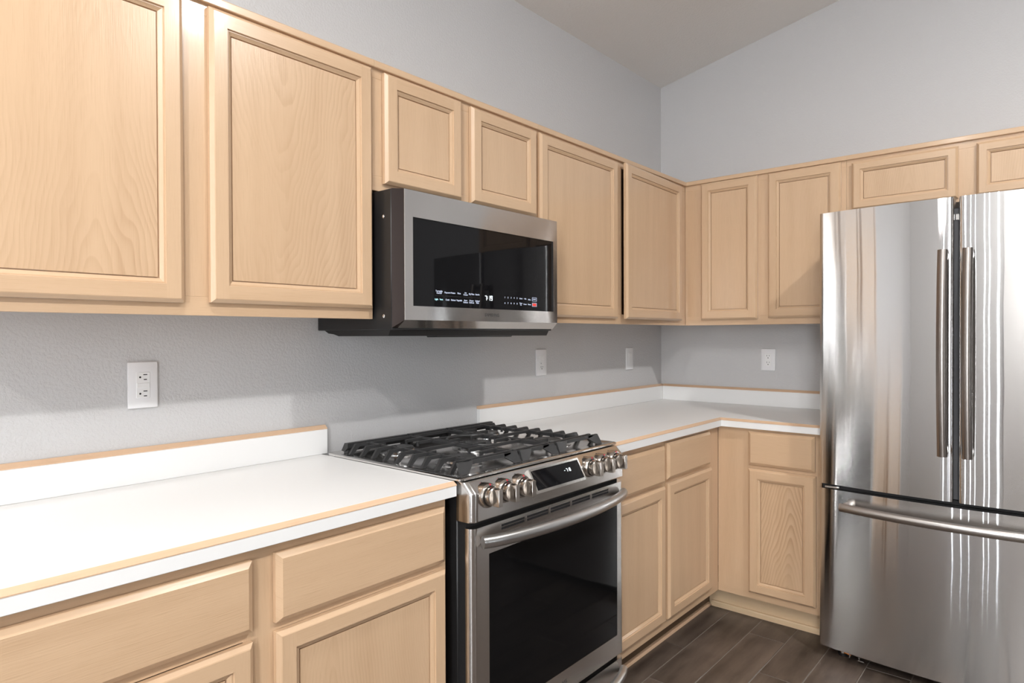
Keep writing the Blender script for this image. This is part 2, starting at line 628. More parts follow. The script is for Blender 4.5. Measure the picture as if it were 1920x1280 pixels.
# floor: wood-look tile planks, third-offset, over a grout bed
mb = MB()
mb.box(-0.12, RX + 0.12, RY - 0.12, 0.12, -0.10, -0.0015, mi=1)
PW, PL, G = 0.1523, 0.914, 0.0028
c0 = math.floor((0.0 - 0.642) / PW)
for c in range(c0, int((RX - 0.642) / PW) + 1):
    xa, xb = 0.642 + c * PW + G / 2, 0.642 + (c + 1) * PW - G / 2
    joint = -1.33 - 0.3047 * c
    k0 = math.floor((RY - joint) / PL)
    for k in range(k0, k0 + 10):
        ya, yb = joint + k * PL + G / 2, joint + (k + 1) * PL - G / 2
        ya, yb = max(ya, RY), min(yb, 0)
        xa2, xb2 = max(xa, 0), min(xb, RX)
        if yb - ya < 0.01 or xb2 - xa2 < 0.01:
            continue
        ru, rv = random.uniform(0, 50), random.uniform(0, 50)
        z = 0.0
        e = 0.0012
        P = [(xa2, ya), (xb2, ya), (xb2, yb), (xa2, yb)]
        I = [(xa2 + e, ya + e), (xb2 - e, ya + e), (xb2 - e, yb - e), (xa2 + e, yb - e)]
        mb.face([(x, y, z) for x, y in I], [(y + ru, x + rv) for x, y in I], 0)
        for i in range(4):
            j = (i + 1) % 4
            mb.face([(P[i][0], P[i][1], -0.0015), (P[j][0], P[j][1], -0.0015), (I[j][0], I[j][1], z), (I[i][0], I[i][1], z)], [(ru, rv)] * 4, 0)
struct(mb.build('floor', [M_TILE, M_GROUT], smooth=0, recalc=False))

# ------------------------------------------------------------------ cabinets
UD, UB, UT = 0.297, 1.344, 2.096      # wall cabinets: depth to face frame, bottom, top
BD, BT, TK = 0.610, 0.875, 0.109      # base cabinets: depth to face frame, top, toe kick height
DT = 0.0195                            # door thickness


class Fr:
    """A vertical face: O + a*A + n*N, for cabinets on the left wall (faces +x) or the back wall (faces -y)."""

    def __init__(self, side):
        if side == 'left':
            self.A, self.N = Vector((0, 1, 0)), Vector((1, 0, 0))
        else:
            self.A, self.N = Vector((1, 0, 0)), Vector((0, -1, 0))
        self.side = side

    def P(self, a, z, n):
        return self.A * a + self.N * n + Vector((0, 0, z))

    def box(self, m, a0, a1, z0, z1, n0, n1, bev=0.0, grain='z', mi=0, seg=1):
        p, q = self.P(a0, z0, n0), self.P(a1, z1, n1)
        if grain == 'a':
            grain = 'y' if self.side == 'left' else 'x'
        m.box(p.x, q.x, p.y, q.y, p.z, q.z, bev, seg, grain, mi)


def rings_mesh(m, fr, a0, a1, z0, z1, n0, prof, grain_h=False, close=True):
    """Rectangular rings (inset s, height d) lofted from outer back edge inward; butt-jointed grain on the flats."""
    ru = [random.uniform(0, 20) for _ in range(5)]
    rv = [random.uniform(3, 40) for _ in range(5)]

    def ring(s, d):
        return [(a0 + s, z0 + s, d), (a1 - s, z0 + s, d), (a1 - s, z1 - s, d), (a0 + s, z1 - s, d)]
    for (s0, d0), (s1, d1) in zip(prof, prof[1:]):
        r0, r1 = ring(s0, d0), ring(s1, d1)
        flat = abs(d1 - d0) < 1e-6 and (s1 - s0) > 0.02
        if flat and not grain_h:   # stiles run full height, rails sit between
            ai0, ai1 = a0 + s0, a1 - s0
            zi0, zi1 = z0 + s0, z1 - s0
            bi0, bi1 = a0 + s1, a1 - s1
            ci0, ci1 = z0 + s1, z1 - s1
            quads = [((ai0, zi0), (bi0, zi0), (bi0, ci0), (bi0, ci1), (bi0, zi1), (ai0, zi1)),
                     ((bi1, zi0), (ai1, zi0), (ai1, zi1), (bi1, zi1), (bi1, ci1), (bi1, ci0)),
                     ((bi0, zi0), (bi1, zi0), (bi1, ci0), (bi0, ci0)),
                     ((bi0, ci1), (bi1, ci1), (bi1, zi1), (bi0, zi1))]
            for k, q in enumerate(quads):
                pts = [fr.P(a, z, n0 + d0) for a, z in q]
                if k < 2:
                    uvs = [(z + ru[k], a + rv[k]) for a, z in q]
                else:
                    uvs = [(a + ru[k], z + rv[k]) for a, z in q]
                m.face(pts, uvs)
            continue
        for i in range(4):
            j = (i + 1) % 4
            q = (r0[i], r0[j], r1[j], r1[i])
            pts = [fr.P(a, z, n0 + d) for a, z, d in q]
            if i in (0, 2) or grain_h:
                uvs = [(a + ru[i], z + d + rv[i]) for a, z, d in q]
            else:
                uvs = [(z + ru[i], a + d + rv[i]) for a, z, d in q]
            m.face(pts, uvs)
    # back
    r = ring(*prof[0])
    m.face([fr.P(a, z, n0 + d) for a, z, d in r[::-1]])
    if close:
        s, d = prof[-1]
        r = ring(s, d)
        m.face([fr.P(a, z, n0 + d) for a, z, d in r], [((a if grain_h else z) + ru[4], (z if grain_h else a) + rv[4]) for a, z, d in r])


def make_door(root, fr, a0, a1, z0, z1, n0, pmat=None, uoff=None, voff=0.0, stile=0.057, flip=1, label=None):
    m = MB()
    prof = [(0, 0), (0, 0.011), (0.0015, 0.0125), (0.0075, 0.0185), (0.0095, DT), (stile - 0.016, DT),
            (stile - 0.0150, DT - 0.0045), (stile - 0.0120, DT - 0.0045), (stile - 0.0045, DT - 0.0090), (stile - 0.0035, DT - 0.0152), (stile, DT - 0.0152)]
    rings_mesh(m, fr, a0, a1, z0, z1, n0, prof, close=False)
    d = m.build('door', M_OAK, root, smooth=25, origin=fr.P((a0 + a1) / 2, z0, n0))
    if label:
        d['label'] = label
    m = MB()
    s = stile - 0.0016
    uo = random.uniform(0, 30) if uoff is None else uoff
    q = [(a0 + s, z0 + s), (a1 - s, z0 + s), (a1 - s, z1 - s), (a0 + s, z1 - s)]
    ac = (a0 + a1) / 2 + voff
    n1, n2 = n0 + DT - 0.0102, n0 + DT - 0.0157
    uv = [(flip * z + uo, a - ac) for a, z in q]
    m.face([fr.P(a, z, n1) for a, z in q], uv)
    m.face([fr.P(a, z, n2) for a, z in q[::-1]], uv[::-1])
    for i in range(4):
        j = (i + 1) % 4
        m.face([fr.P(*q[i], n2), fr.P(*q[j], n2), fr.P(*q[j], n1), fr.P(*q[i], n1)], [uv[i]] * 4)
    m.build('panel', pmat or M_OAKP, d, smooth=0)
    return d


def make_drawer(root, fr, a0, a1, z0, z1, n0):
    m = MB()
    prof = [(0, 0), (0, 0.0105), (0.0015, 0.0120), (0.0095, 0.0180), (0.0115, DT)]
    rings_mesh(m, fr, a0, a1, z0, z1, n0, prof, grain_h=True)
    return m.build('drawer_front', M_OAK, root, smooth=25)


def wall_cabinet(side, a0, a1, z0, z1, doors, label, stiles, trim=(None, None), railb=0.045, railt=0.045, fa0=None, fa1=None):
    """doors: list of dicts(a0,a1,z0,z1,...). stiles: list of (a0,a1) solid frame members. Hollow carcass."""
    fr = Fr(side)
    o = fr.P((a0 + a1) / 2, z0, UD / 2)
    root = thing('wall_cabinet', label, 'cabinet', o)
    t = 0.016
    m = MB()
    e = 0.0004
    nb = 0.001
    nf = UD - 0.019
    fr.box(m, a0 + e, a0 + t, z0 + 0.012, z1, nb, nf)
    fr.box(m, a1 - t, a1 - e, z0 + 0.012, z1, nb, nf)
    fr.box(m, a0 + t, a1 - t, z0 + 0.012, z0 + 0.012 + t, nb, nf, grain='a')
    fr.box(m, a0 + t, a1 - t, z1 - t, z1, nb, nf, grain='a')
    fr.box(m, a0 + t, a1 - t, z0 + 0.012 + t, z1 - t, nb, nb + 0.006)
    m.build('carcass', M_OAK, root, smooth=0)
    m = MB()
    f0, f1 = fa0 if fa0 is not None else a0 + e, fa1 if fa1 is not None else a1 - e
    for s0, s1 in stiles:
        fr.box(m, s0, s1, z0 + railb, z1 - railt, UD - 0.019, UD)
    fr.box(m, f0, f1, z0, z0 + railb, UD - 0.019, UD, 0.0008, grain='a')
    fr.box(m, f0, f1, z1 - railt, z1, UD - 0.019, UD, 0.0008, grain='a')
    m.build('face_frame', M_OAK, root, smooth=0)
    for d in doors:
        kw = {k: v for k, v in d.items() if k not in ('a', 'z', 'swing')}
        dd = make_door(root, fr, d['a'][0], d['a'][1], d['z'][0], d['z'][1], UD + 0.0015, **kw)
        if 'swing' in d:   # hinged on its far edge, standing slightly open
            h = fr.P(d['a'][1], d['z'][0], UD + 0.0015)
            c = fr.P((d['a'][0] + d['a'][1]) / 2, d['z'][0], UD + 0.0015)
            R = Matrix.Rotation(d['swing'], 3, 'Z')
            dd.location = (h + R @ (c - h)) - world_origin(root)
            dd.rotation_euler = (0, 0, d['swing'])
    # thin moulding along the top
    t0, t1 = trim[0] if trim[0] is not None else a0 + e, trim[1] if trim[1] is not None else a1 - e
    m = MB()
    sg = 1 if side == 'left' else -1
    pts = [(UD + 0.0005, z1 - 0.017), (UD + 0.0105, z1 - 0.017), (UD + 0.0120, z1 - 0.0150), (UD + 0.0120, z1 + 0.001), (UD + 0.0095, z1 + 0.004), (UD + 0.0005, z1 + 0.004)]
    m.prism([(sg * n, z) for n, z in pts], 'y' if side == 'left' else 'x', t0, t1)
    m.build('top_moulding', M_OAK, root, smooth=30)
    return root


ZD0, ZD1 = 1.372, 2.070
wall_cabinet('left', -3.372, -2.340, UB, UT,
             [dict(a=(-3.354, -2.881), z=(ZD0, ZD1), uoff=4.35, voff=0.06, flip=1, pmat=M_OAKPL),
              dict(a=(-2.820, -2.350), z=(ZD0 + 0.003, ZD1 + 0.002), uoff=9.1, voff=-0.05, flip=-1, pmat=M_OAKPL)],
             'large pale oak wall cabinet with two tall doors, left of the microwave', [(-3.3716, -3.33), (-2.895, -2.805), (-2.375, -2.3404)])
wall_cabinet('left', -2.340, -1.570, 1.722, UT,
             [dict(a=(-2.303, -1.984), z=(1.745, 2.072), uoff=2.7, pmat=M_OAKP0),
              dict(a=(-1.936, -1.584), z=(1.745, 2.070), uoff=14.2, pmat=M_OAKP0)],
             'short pale oak wall cabinet with two small square doors above the microwave', [(-2.3396, -2.28), (-2.0, -1.92), (-1.60, -1.5704)])
wall_cabinet('left', -1.570, -0.001, UB, UT,
             [dict(a=(-1.563, -1.000), z=(ZD0 - 0.004, ZD1), uoff=6.2, voff=0.03, flip=-1, pmat=M_OAKP0),
              dict(a=(-0.960, -0.368), z=(ZD0 - 0.004, ZD1), uoff=22.2, pmat=M_OAKP0, swing=math.radians(1.9), label='oak door standing slightly open')],
             'pale oak wall cabinet between microwave and corner, one door slightly ajar',
             [(-1.5696, -1.535), (-1.03, -0.945), (-0.39, -UD)], trim=(None, -UD - 0.012), fa1=-UD)
wall_cabinet('back', UD + 0.0008, 1.080, UB, UT,
             [dict(a=(0.391, 0.682), z=(ZD0 - 0.001, ZD1 + 0.006), uoff=11.3, pmat=M_OAKP0),
              dict(a=(0.734, 1.059), z=(ZD0 + 0.004, ZD1 + 0.004), uoff=17.3, voff=0.05, pmat=M_OAKP0)],
             'pale oak wall cabinet beside the refrigerator with one narrow and one wider door',
             [(UD + 0.0012, 0.41), (0.665, 0.75), (1.04, 1.0796)], trim=(UD + 0.0008, None))
wall_cabinet('back', 1.080, 2.005, 1.836, UT,
             [dict(a=(1.105, 1.501), z=(1.850, 2.062), uoff=3.3, voff=0.03, pmat=M_OAKP, stile=0.05),
              dict(a=(1.562, 1.975), z=(1.850, 2.062), uoff=25.3, pmat=M_OAKP, stile=0.05)],
             'short pale oak wall cabinet with low doors above the refrigerator',
             [(1.0804, 1.12), (1.48, 1.58), (1.955, 2.0046)], railb=0.03)


def base_cabinet(side, a0, a1, fronts, stiles, label, midrail=(0.690, 0.715), fa0=None, fa1=None, toe=M_TOE_SHADE, t0=None, t1=None, dark_top=True, nb=0.001, ca1=None):
    """fronts: list of ('door'|'drawer', a0, a1, z0, z1, kw)."""
    fr = Fr(side)
    root = thing('base_cabinet', label, 'cabinet', fr.P((a0 + a1) / 2, 0, BD / 2))
    e = 0.0004
    t = 0.016
    c1 = ca1 if ca1 is not None else a1
    m = MB()
    nf = BD - 0.019
    fr.box(m, a0 + e, a0 + t, TK, BT, nb, nf)
    fr.box(m, c1 - t, c1 - e, TK, BT, nb, nf)
    fr.box(m, a0 + t, c1 - t, TK, TK + t, nb, nf, grain='a')
    fr.box(m, a0 + t, c1 - t, TK + t, BT, nb, nb + 0.006)
    m.build('carcass', M_OAK, root, smooth=0)
    f0, f1 = fa0 if fa0 is not None else a0 + e, fa1 if fa1 is not None else a1 - e
    m = MB()
    for s0, s1 in stiles:
        fr.box(m, s0, s1, TK + 0.035, BT - 0.03, BD - 0.019, BD)
    fr.box(m, f0, f1, TK, TK + 0.035, BD - 0.019, BD, grain='a')
    fr.box(m, f0, f1, BT - 0.03, BT, BD - 0.019, BD, grain='a')
    s_in = sorted(stiles)
    for (p0, p1), (q0, q1) in zip(s_in, s_in[1:]):
        fr.box(m, p1, q0, midrail[0], midrail[1], BD - 0.019, BD, grain='a')
    m.build('face_frame', M_OAK, root, smooth=0)
    m = MB()
    fr.box(m, t0 if t0 is not None else a0 + e, t1 if t1 is not None else a1 - e, 0.0005, TK, 0.517, 0.535, grain='a')
    m.build('toe_board', toe, root, smooth=0)
    for kind, b0, b1, z0, z1, kw in fronts:
        if kind == 'drawer':
            make_drawer(root, fr, b0, b1, z0, z1, BD + 0.0012)
        else:
            make_door(root, fr, b0, b1, z0, z1, BD + 0.0012, **kw)
    return root


base_cabinet('left', -3.380, -2.350,
             [('drawer', -3.363, -2.886, 0.709, 0.851, {}), ('drawer', -2.836, -2.364, 0.709, 0.852, {}),
              ('door', -3.363, -2.886, 0.140, 0.689, dict(uoff=1.0, pmat=M_OAKP)), ('door', -2.836, -2.362, 0.140, 0.690, dict(uoff=7.7, pmat=M_OAKP, voff=-.1))],
             [(-3.3796, -3.33), (-2.90, -2.82), (-2.385, -2.3504)], 'oak base cabinet under the left countertop, two drawers over two doors')
base_cabinet('left', -1.562, -0.001,
             [('drawer', -1.545, -1.160, 0.704, 0.851, {}), ('drawer', -1.138, -0.731, 0.714, 0.861, {}),
              ('door', -1.545, -1.158, 0.148, 0.690, dict(uoff=1.0, pmat=M_OAKP0)), ('door', -1.133, -0.714, 0.148, 0.697, dict(uoff=7.7, pmat=M_OAKP0))],
             [(-1.5616, -1.51), (-1.18, -1.115), (-0.745, -BD)], 'oak base cabinet right of the range, two drawers over two narrow doors',
             fa1=-BD, t1=-0.536, ca1=-BD)
base_cabinet('back', BD + 0.0008, 1.062,
             [('drawer', 0.756, 1.037, 0.713, 0.863, {}), ('door', 0.756, 1.041, 0.140, 0.696, dict(uoff=5.15, voff=0.035, flip=1, pmat=M_OAKP2))],
             [(BD + 0.0012, 0.775), (1.02, 1.0616)], 'single oak base cabinet beside the refrigerator, one drawer over one door',
             toe=M_PINE, t0=0.5355)

# shoe mouldings on the floor in front of the toe boards
mb = MB()
mb.prism([(0.5355, 0.0003), (0.548, 0.0003), (0.547, 0.009), (0.5355, 0.015)], 'y', -1.561, -0.5495)
o = struct(mb.build('trim_1', M_EDGE, smooth=0))
mb = MB()
mb.prism([(-0.5355, 0.0003), (-0.549, 0.0003), (-0.548, 0.019), (-0.545, 0.025), (-0.5355, 0.026)], 'x', 0.5497, 1.0616)
o = struct(mb.build('trim_2', M_PINE, smooth=0))

# ------------------------------------------------------------------ countertops
CT, CB, CD = 0.914, 0.8755, 0.637
BST = 1.006


def countertop(label, loc):
    return thing('countertop', label, 'countertop', loc)


def strip_left(m, y0, y1, xr=CD):
    # bevelled timber strip along the front top edge
    m.prism([(xr - 0.012, CT), (xr, CT - 0.0085), (xr, CT - 0.0105), (xr - 0.012, CT - 0.0105)], 'y', y0, y1)


# left piece
ct = countertop('white laminate countertop with tan edge strip, left of the range', (0.3, -2.86, CB))
mb = MB()
yl0, yl1 = -3.395, -2.333
mb.box(0.001, CD - 0.0125, yl0, yl1, CB, CT, 0.001)
mb.box(CD - 0.0125, CD - 0.0005, yl0, yl1, CB, CT - 0.011, 0.001)
mb.build('worktop', M_LAM, ct, smooth=0)
mb = MB()
strip_left(mb, yl0, yl1)
mb.build('edge_strip', M_EDGE, ct, smooth=0)['label'] = 'tan bevelled edge strip'
mb = MB()
mb.box(0.001, 0.0195, yl0, -2.312, CT + 0.0003, BST - 0.0125, 0.001)
b = mb.build('backsplash', M_LAM, ct, smooth=0)
mb = MB()
mb.prism([(0.001, BST - 0.0122), (0.0195, BST - 0.0122), (0.0195, BST - 0.0100), (0.007, BST), (0.001, BST)], 'y', yl0, -2.312)
mb.build('cap_strip', M_EDGE, b, smooth=0)['label'] = 'tan cap strip'

# corner piece
ct = countertop('L-shaped white laminate countertop in the corner between range and refrigerator', (0.5, -0.5, CB))
mb = MB()
yr0, xr1 = -1.560, 1.080
c2 = CD - 0.0125
mb.prism([(0.001, yr0), (c2, yr0), (c2, -c2), (xr1, -c2), (xr1, -0.001), (0.001, -0.001)], 'z', CB, CT, grain='x')
c3 = CD - 0.0005
mb.prism([(c2, yr0), (c3, yr0), (c3, -c3), (xr1, -c3), (xr1, -c2), (c2, -c2)], 'z', CB, CT - 0.011, grain='x')
mb.build('worktop', M_LAM, ct, smooth=0)
mb = MB()
# mitred front strip
sec = [(CD - 0.012, CT), (CD, CT - 0.0085), (CD, CT - 0.0105), (CD - 0.012, CT - 0.0105)]
for k in range(4):
    p, q = sec[k], sec[(k + 1) % 4]
    mb.face([(p[0], yr0, p[1]), (p[0], -p[0], p[1]), (q[0], -q[0], q[1]), (q[0], yr0, q[1])], [(0, p[0] + 9), (0.9, p[0] + 9), (0.9, q[0] + 9), (0, q[0] + 9)])
    mb.face([(p[0], -p[0], p[1]), (xr1, -p[0], p[1]), (xr1, -q[0], q[1]), (q[0], -q[0], q[1])], [(4, p[0]), (4.5, p[0]), (4.5, q[0]), (4, q[0])])
mb.face([(s[0], yr0, s[1]) for s in sec])
mb.face([(xr1, -s[0], s[1]) for s in sec])
mb.build('edge_strip', M_EDGE, ct, smooth=0)['label'] = 'tan bevelled edge strip'
mb = MB()
mb.box(0.001, 0.0195, -1.592, -0.001, CT + 0.0003, BST - 0.0125, 0.001)
b1 = mb.build('backsplash', M_LAM, ct, smooth=0)
mb = MB()
mb.prism([(0.001, BST - 0.0122), (0.0195, BST - 0.0122), (0.0195, BST - 0.0100), (0.008, BST), (0.001, BST)], 'y', -1.592, -0.001)
mb.build('cap_strip', M_EDGE, b1, smooth=0)['label'] = 'tan cap strip'
mb = MB()
mb.box(0.0200, xr1, -0.0195, -0.001, CT + 0.0003, BST - 0.0125, 0.001)
b2 = mb.build('backsplash', M_LAM, ct, smooth=0)
mb = MB()
mb.prism([(-0.001, BST - 0.0122), (-0.0195, BST - 0.0122), (-0.0195, BST - 0.0100), (-0.008, BST), (-0.001, BST)], 'x', 0.0200, xr1)
mb.build('cap_strip', M_EDGE, b2, smooth=0)['label'] = 'tan cap strip'


# ------------------------------------------------------------------ wall outlets and switches
def outlet(side, a0, a1, z0, z1, kind, label):
    fr = Fr(side)
    ac, zc = (a0 + a1) / 2, (z0 + z1) / 2
    root = thing('wall_outlet', label, 'outlet', fr.P(ac, z0, 0.0005))
    m = MB()
    fr.box(m, a0, a1, z0, z1, 0.0006, 0.0075, 0.0028, seg=2)
    m.build('cover_plate', M_PLATE, root)
    m = MB()
    fr.box(m, ac - 0.0168, ac + 0.0168, zc - 0.0335, zc + 0.0335, 0.0070, 0.0088, 0.0008)
    ins = m.build('receptacle', M_WHITE, root)

    def slot(a, z, wa, hz):
        m = MB()
        fr.box(m, ac + a - wa / 2, ac + a + wa / 2, zc + z - hz / 2, zc + z + hz / 2, 0.0082, 0.0091)
        m.build('slot', M_HOLE, ins, smooth=0)

    def hole(a, z):
        m = MB()
        m.lathe([(0, 0), (0.0026, 0), (0.0026, 0.0008), (0, 0.0008)], fr.P(ac + a, zc + z, 0.0083), fr.N, 12)
        m.build('ground_hole', M_HOLE, ins)
    if kind == 'gfci':      # turned sideways: ground hole left, slots right
        for zz in (0.0205, -0.0225):
            slot(0.005, zz + 0.0065, 0.0095, 0.0024)
            slot(0.005, zz - 0.0062, 0.0078, 0.0024)
            hole(-0.0075, zz)
        m = MB()
        fr.box(m, ac - 0.0155, ac + 0.0155, zc - 0.0072, zc + 0.0052, 0.0087, 0.0102, 0.0006)
        m.build('test_button', M_WHITE, ins)
    elif kind == 'duplex':
        for zz in (0.0175, -0.0175):
            slot(-0.0062, zz + 0.004, 0.0020, 0.0080)
            slot(0.0062, zz + 0.004, 0.0020, 0.0065)
            hole(0, zz - 0.0075)
    elif kind == 'combo':   # switch above a receptacle
        m = MB()
        fr.box(m, ac - 0.0130, ac + 0.0130, zc + 0.004, zc + 0.030, 0.0087, 0.0105, 0.0008)
        m.build('rocker', M_WHITE, ins)
        slot(-0.0050, -0.004, 0.0024, 0.0055)
        slot(-0.0062, -0.020, 0.0020, 0.0080)
        slot(0.0062, -0.020, 0.0020, 0.0065)
        hole(0, -0.029)
    else:                   # paddle switch
        m = MB()
        fr.box(m, ac - 0.0140, ac + 0.0140, zc - 0.0300, zc + 0.0300, 0.0087, 0.0112, 0.0010)
        m.build('rocker', M_WHITE, ins)
        slot(0.0, -0.0245, 0.0100, 0.0016)
        slot(0.0, 0.0235, 0.0060, 0.0012)
    return root


outlet('left', -2.897, -2.824, 1.108, 1.229, 'gfci', 'white outlet plate with sideways sockets above the left countertop')
outlet('left', -1.205, -1.128, 1.110, 1.230, 'combo', 'white wall plate just right of the microwave, above the corner countertop')
outlet('left', -0.412, -0.338, 1.105, 1.224, 'switch', 'white wall plate nearest the corner on the range wall')
outlet('back', 0.593, 0.667, 1.103, 1.218, 'duplex', 'white double outlet plate on the back wall beside the refrigerator')

# ------------------------------------------------------------------ microwave
MWL, MWR = -2.334, -1.577
mw = thing('microwave', 'stainless over-the-range microwave with black glass door, hung above the range', 'microwave', (0.2, (MWL + MWR) / 2, 1.31))
mb = MB()
mb.box(0.002, 0.375, MWL, MWR, 1.312, 1.7165, 0.002)
mb.build('case', M_BLACK, mw)['label'] = 'black painted case'
for zz in (1.640, 1.352):
    mb = MB()
    mb.lathe([(0.0055, 0), (0.0055, 0.001), (0.0035, 0.0026), (0, 0.003)], (0.340, MWL + 0.0002, zz), (0, -1, 0), 14)
    mb.build('screw', M_CHROME, mw)
mb = MB()   # vent base under the case
mb.prism([(0.035, 1.3118), (0.365, 1.3118), (0.355, 1.294), (0.11, 1.294), (0.085, 1.300), (0.055, 1.303)], 'y', MWL + 0.004, MWR - 0.004)
vb = mb.build('vent_base', M_BLACKP, mw, smooth=20)
mb = MB()
mb.prism([(0.30, 1.2938), (0.352, 1.2938), (0.348, 1.290), (0.305, 1.290)], 'y', MWL + 0.20, MWR - 0.20)
mb.build('grease_filter', M_BLACKP, vb, smooth=20)
# door: steel frame around a glass panel, left edge wrapping back
dxf, dxb = 0.402, 0.377
yL, yR, zB, zT = -2.3075, -1.577, 1.3405, 1.7165
gL, gR, gB, gT = -2.2755, -1.600, 1.3815, 1.6395
mb = MB()
for (a, b, c, d) in [(yL, gL, zB, zT), (gR, yR, zB, zT), (gL, gR, zB, gB), (gL, gR, gT, zT)]:
    mb.face([(dxf, a, c), (dxf, b, c), (dxf, b, d), (dxf, a, d)])
# reveal around the glass
rv_ = dxf - 0.004
for p, q in [((gL, gB), (gR, gB)), ((gR, gB), (gR, gT)), ((gR, gT), (gL, gT)), ((gL, gT), (gL, gB))]:
    mb.face([(dxf, *p), (dxf, *q), (rv_, *q), (rv_, *p)], mi=1)
# left chamfer wrapping to the case, right side, top, back, bottom bevel
mb.face([(dxf, yL, zT), (dxb, MWL, zT), (dxb, MWL, zB), (dxf, yL, zB)], mi=2)
mb.face([(dxf, yL, zB), (dxb, MWL, zB), (dxb, MWL, 1.318), (dxf - 0.022, yL - 0.008, 1.3175)], mi=2)
mb.face([(dxf, yL, zB), (dxf - 0.022, yL - 0.008, 1.3175), (dxf - 0.022, yR, 1.3175), (dxf, yR, zB)])
mb.face([(dxf, yR, zB), (dxf - 0.022, yR, 1.3175), (dxb, yR, 1.3175), (dxb, yR, zT), (dxf, yR, zT)])
mb.face([(dxf, yR, zT), (dxb, yR, zT), (dxb, MWL, zT), (dxf, yL, zT)])
mb.face([(dxf - 0.022, yL - 0.008, 1.3175), (dxb, MWL, 1.318), (dxb, yR, 1.3175), (dxf - 0.022, yR, 1.3175)], mi=3)
mb.face([(dxb, MWL, zT), (dxb, yR, zT), (dxb, yR, 1.3175), (dxb, MWL, 1.318)], mi=3)
bmesh.ops.remove_doubles(mb.bm, verts=mb.bm.verts[:], dist=1e-5)
M_MWSIDE = simple('door_side_reflection', (0.045, 0.033, 0.03, 1), 0.14, metal=0.6)  # reflected dark brown is put into the side's colour
door = mb.build('door', [M_MWST, M_CHROME, M_MWSIDE, M_BLACKP], mw, smooth=0)
mb = MB()
mb.box(dxb + 0.004, rv_, gL + 0.0002, gR - 0.0002, gB + 0.0002, gT - 0.0002)
gl = mb.build('door_glass', M_GLASS, door, smooth=0)
mb = MB()
mb.box(dxf - 0.001, dxf + 0.0006, yL - 0.0006, yL + 0.0012, zB, zT)
mb.build('edge_highlight_trim', M_CHROME, door, smooth=0)
Ay, Zz, Nx = (0, 1, 0), (0, 0, 1), (1, 0, 0)
tx = rv_ + 0.0005


def mwtext(body, y, z, size, mat=None, name='control_print', sx=1.0):
    return text(name, body, size, mat or M_TEXT, door, (tx, y, z), Ay, Zz, Nx, depth=0.0002, sx=sx)


row1 = [('Turntable\nOn/Off', -2.170), ('Popcorn', -2.135), ('Potato', -2.111), ('Pizza', -2.085), ('Ice\nCream', -2.056), ('My Plate', -2.029), ('Snacks', -2.002)]
for b_, y_ in row1:
    mwtext(b_, y_, 1.4265, 0.0072)
row2 = [('Light', -2.181, M_TEXTC), ('Vent', -2.161, M_TEXTC), ('Cook', -2.135, None), ('Reheat', -2.110, None), ('Vegetable', -2.084, None), ('Auto\nReheat', -2.056, None), ('Power\nDefrost', -2.029, None), ('Soften/\nMelt', -2.002, None)]
for b_, y_, mm in row2:
    mwtext(b_, y_, 1.4045 if '\n' not in b_ else 1.4025, 0.0072, mm, sx=0.85 if b_ == 'Vegetable' else 1.0)
for (ya, yb) in [(-2.186, -2.152), (-2.145, -2.075), (-2.066, -1.990)]:
    mb = MB()
    mb.box(tx - 0.0002, tx + 0.0002, ya, yb, 1.4155, 1.4162)
    mb.build('control_line', M_GREYT, door, smooth=0)


def seven_seg(s, y, z, w, h, t, mat, parent, name, Afn):
    segs = {'0': 'abcdef', '1': 'bc', '2': 'abged', '3': 'abgcd', '4': 'fgbc', '5': 'afgcd', '6': 'afgedc', '7': 'abc', '8': 'abcdefg', '9': 'abcdfg', '-': 'g'}
    m = MB()
    x = 0.0
    for ch in s:
        if ch == ':':
            for zz in (h * 0.3, h * 0.66):
                Afn(m, x, x + t, zz, zz + t)
            x += t * 2.2
            continue
        if ch == ' ':
            x += w
            continue
        S = segs[ch]
        R = {'a': (0, w, h - t, h), 'g': (0, w, h / 2 - t / 2, h / 2 + t / 2), 'd': (0, w, 0, t),
             'f': (0, t, h / 2, h), 'e': (0, t, 0, h / 2), 'b': (w - t, w, h / 2, h), 'c': (w - t, w, 0, h / 2)}
        for k in S:
            a, b, c, d = R[k]
            Afn(m, x + a, x + b, c, d)
        x += (w if ch != '1' else w) + t * 1.4
    return m.build(name, mat, parent, smooth=0)


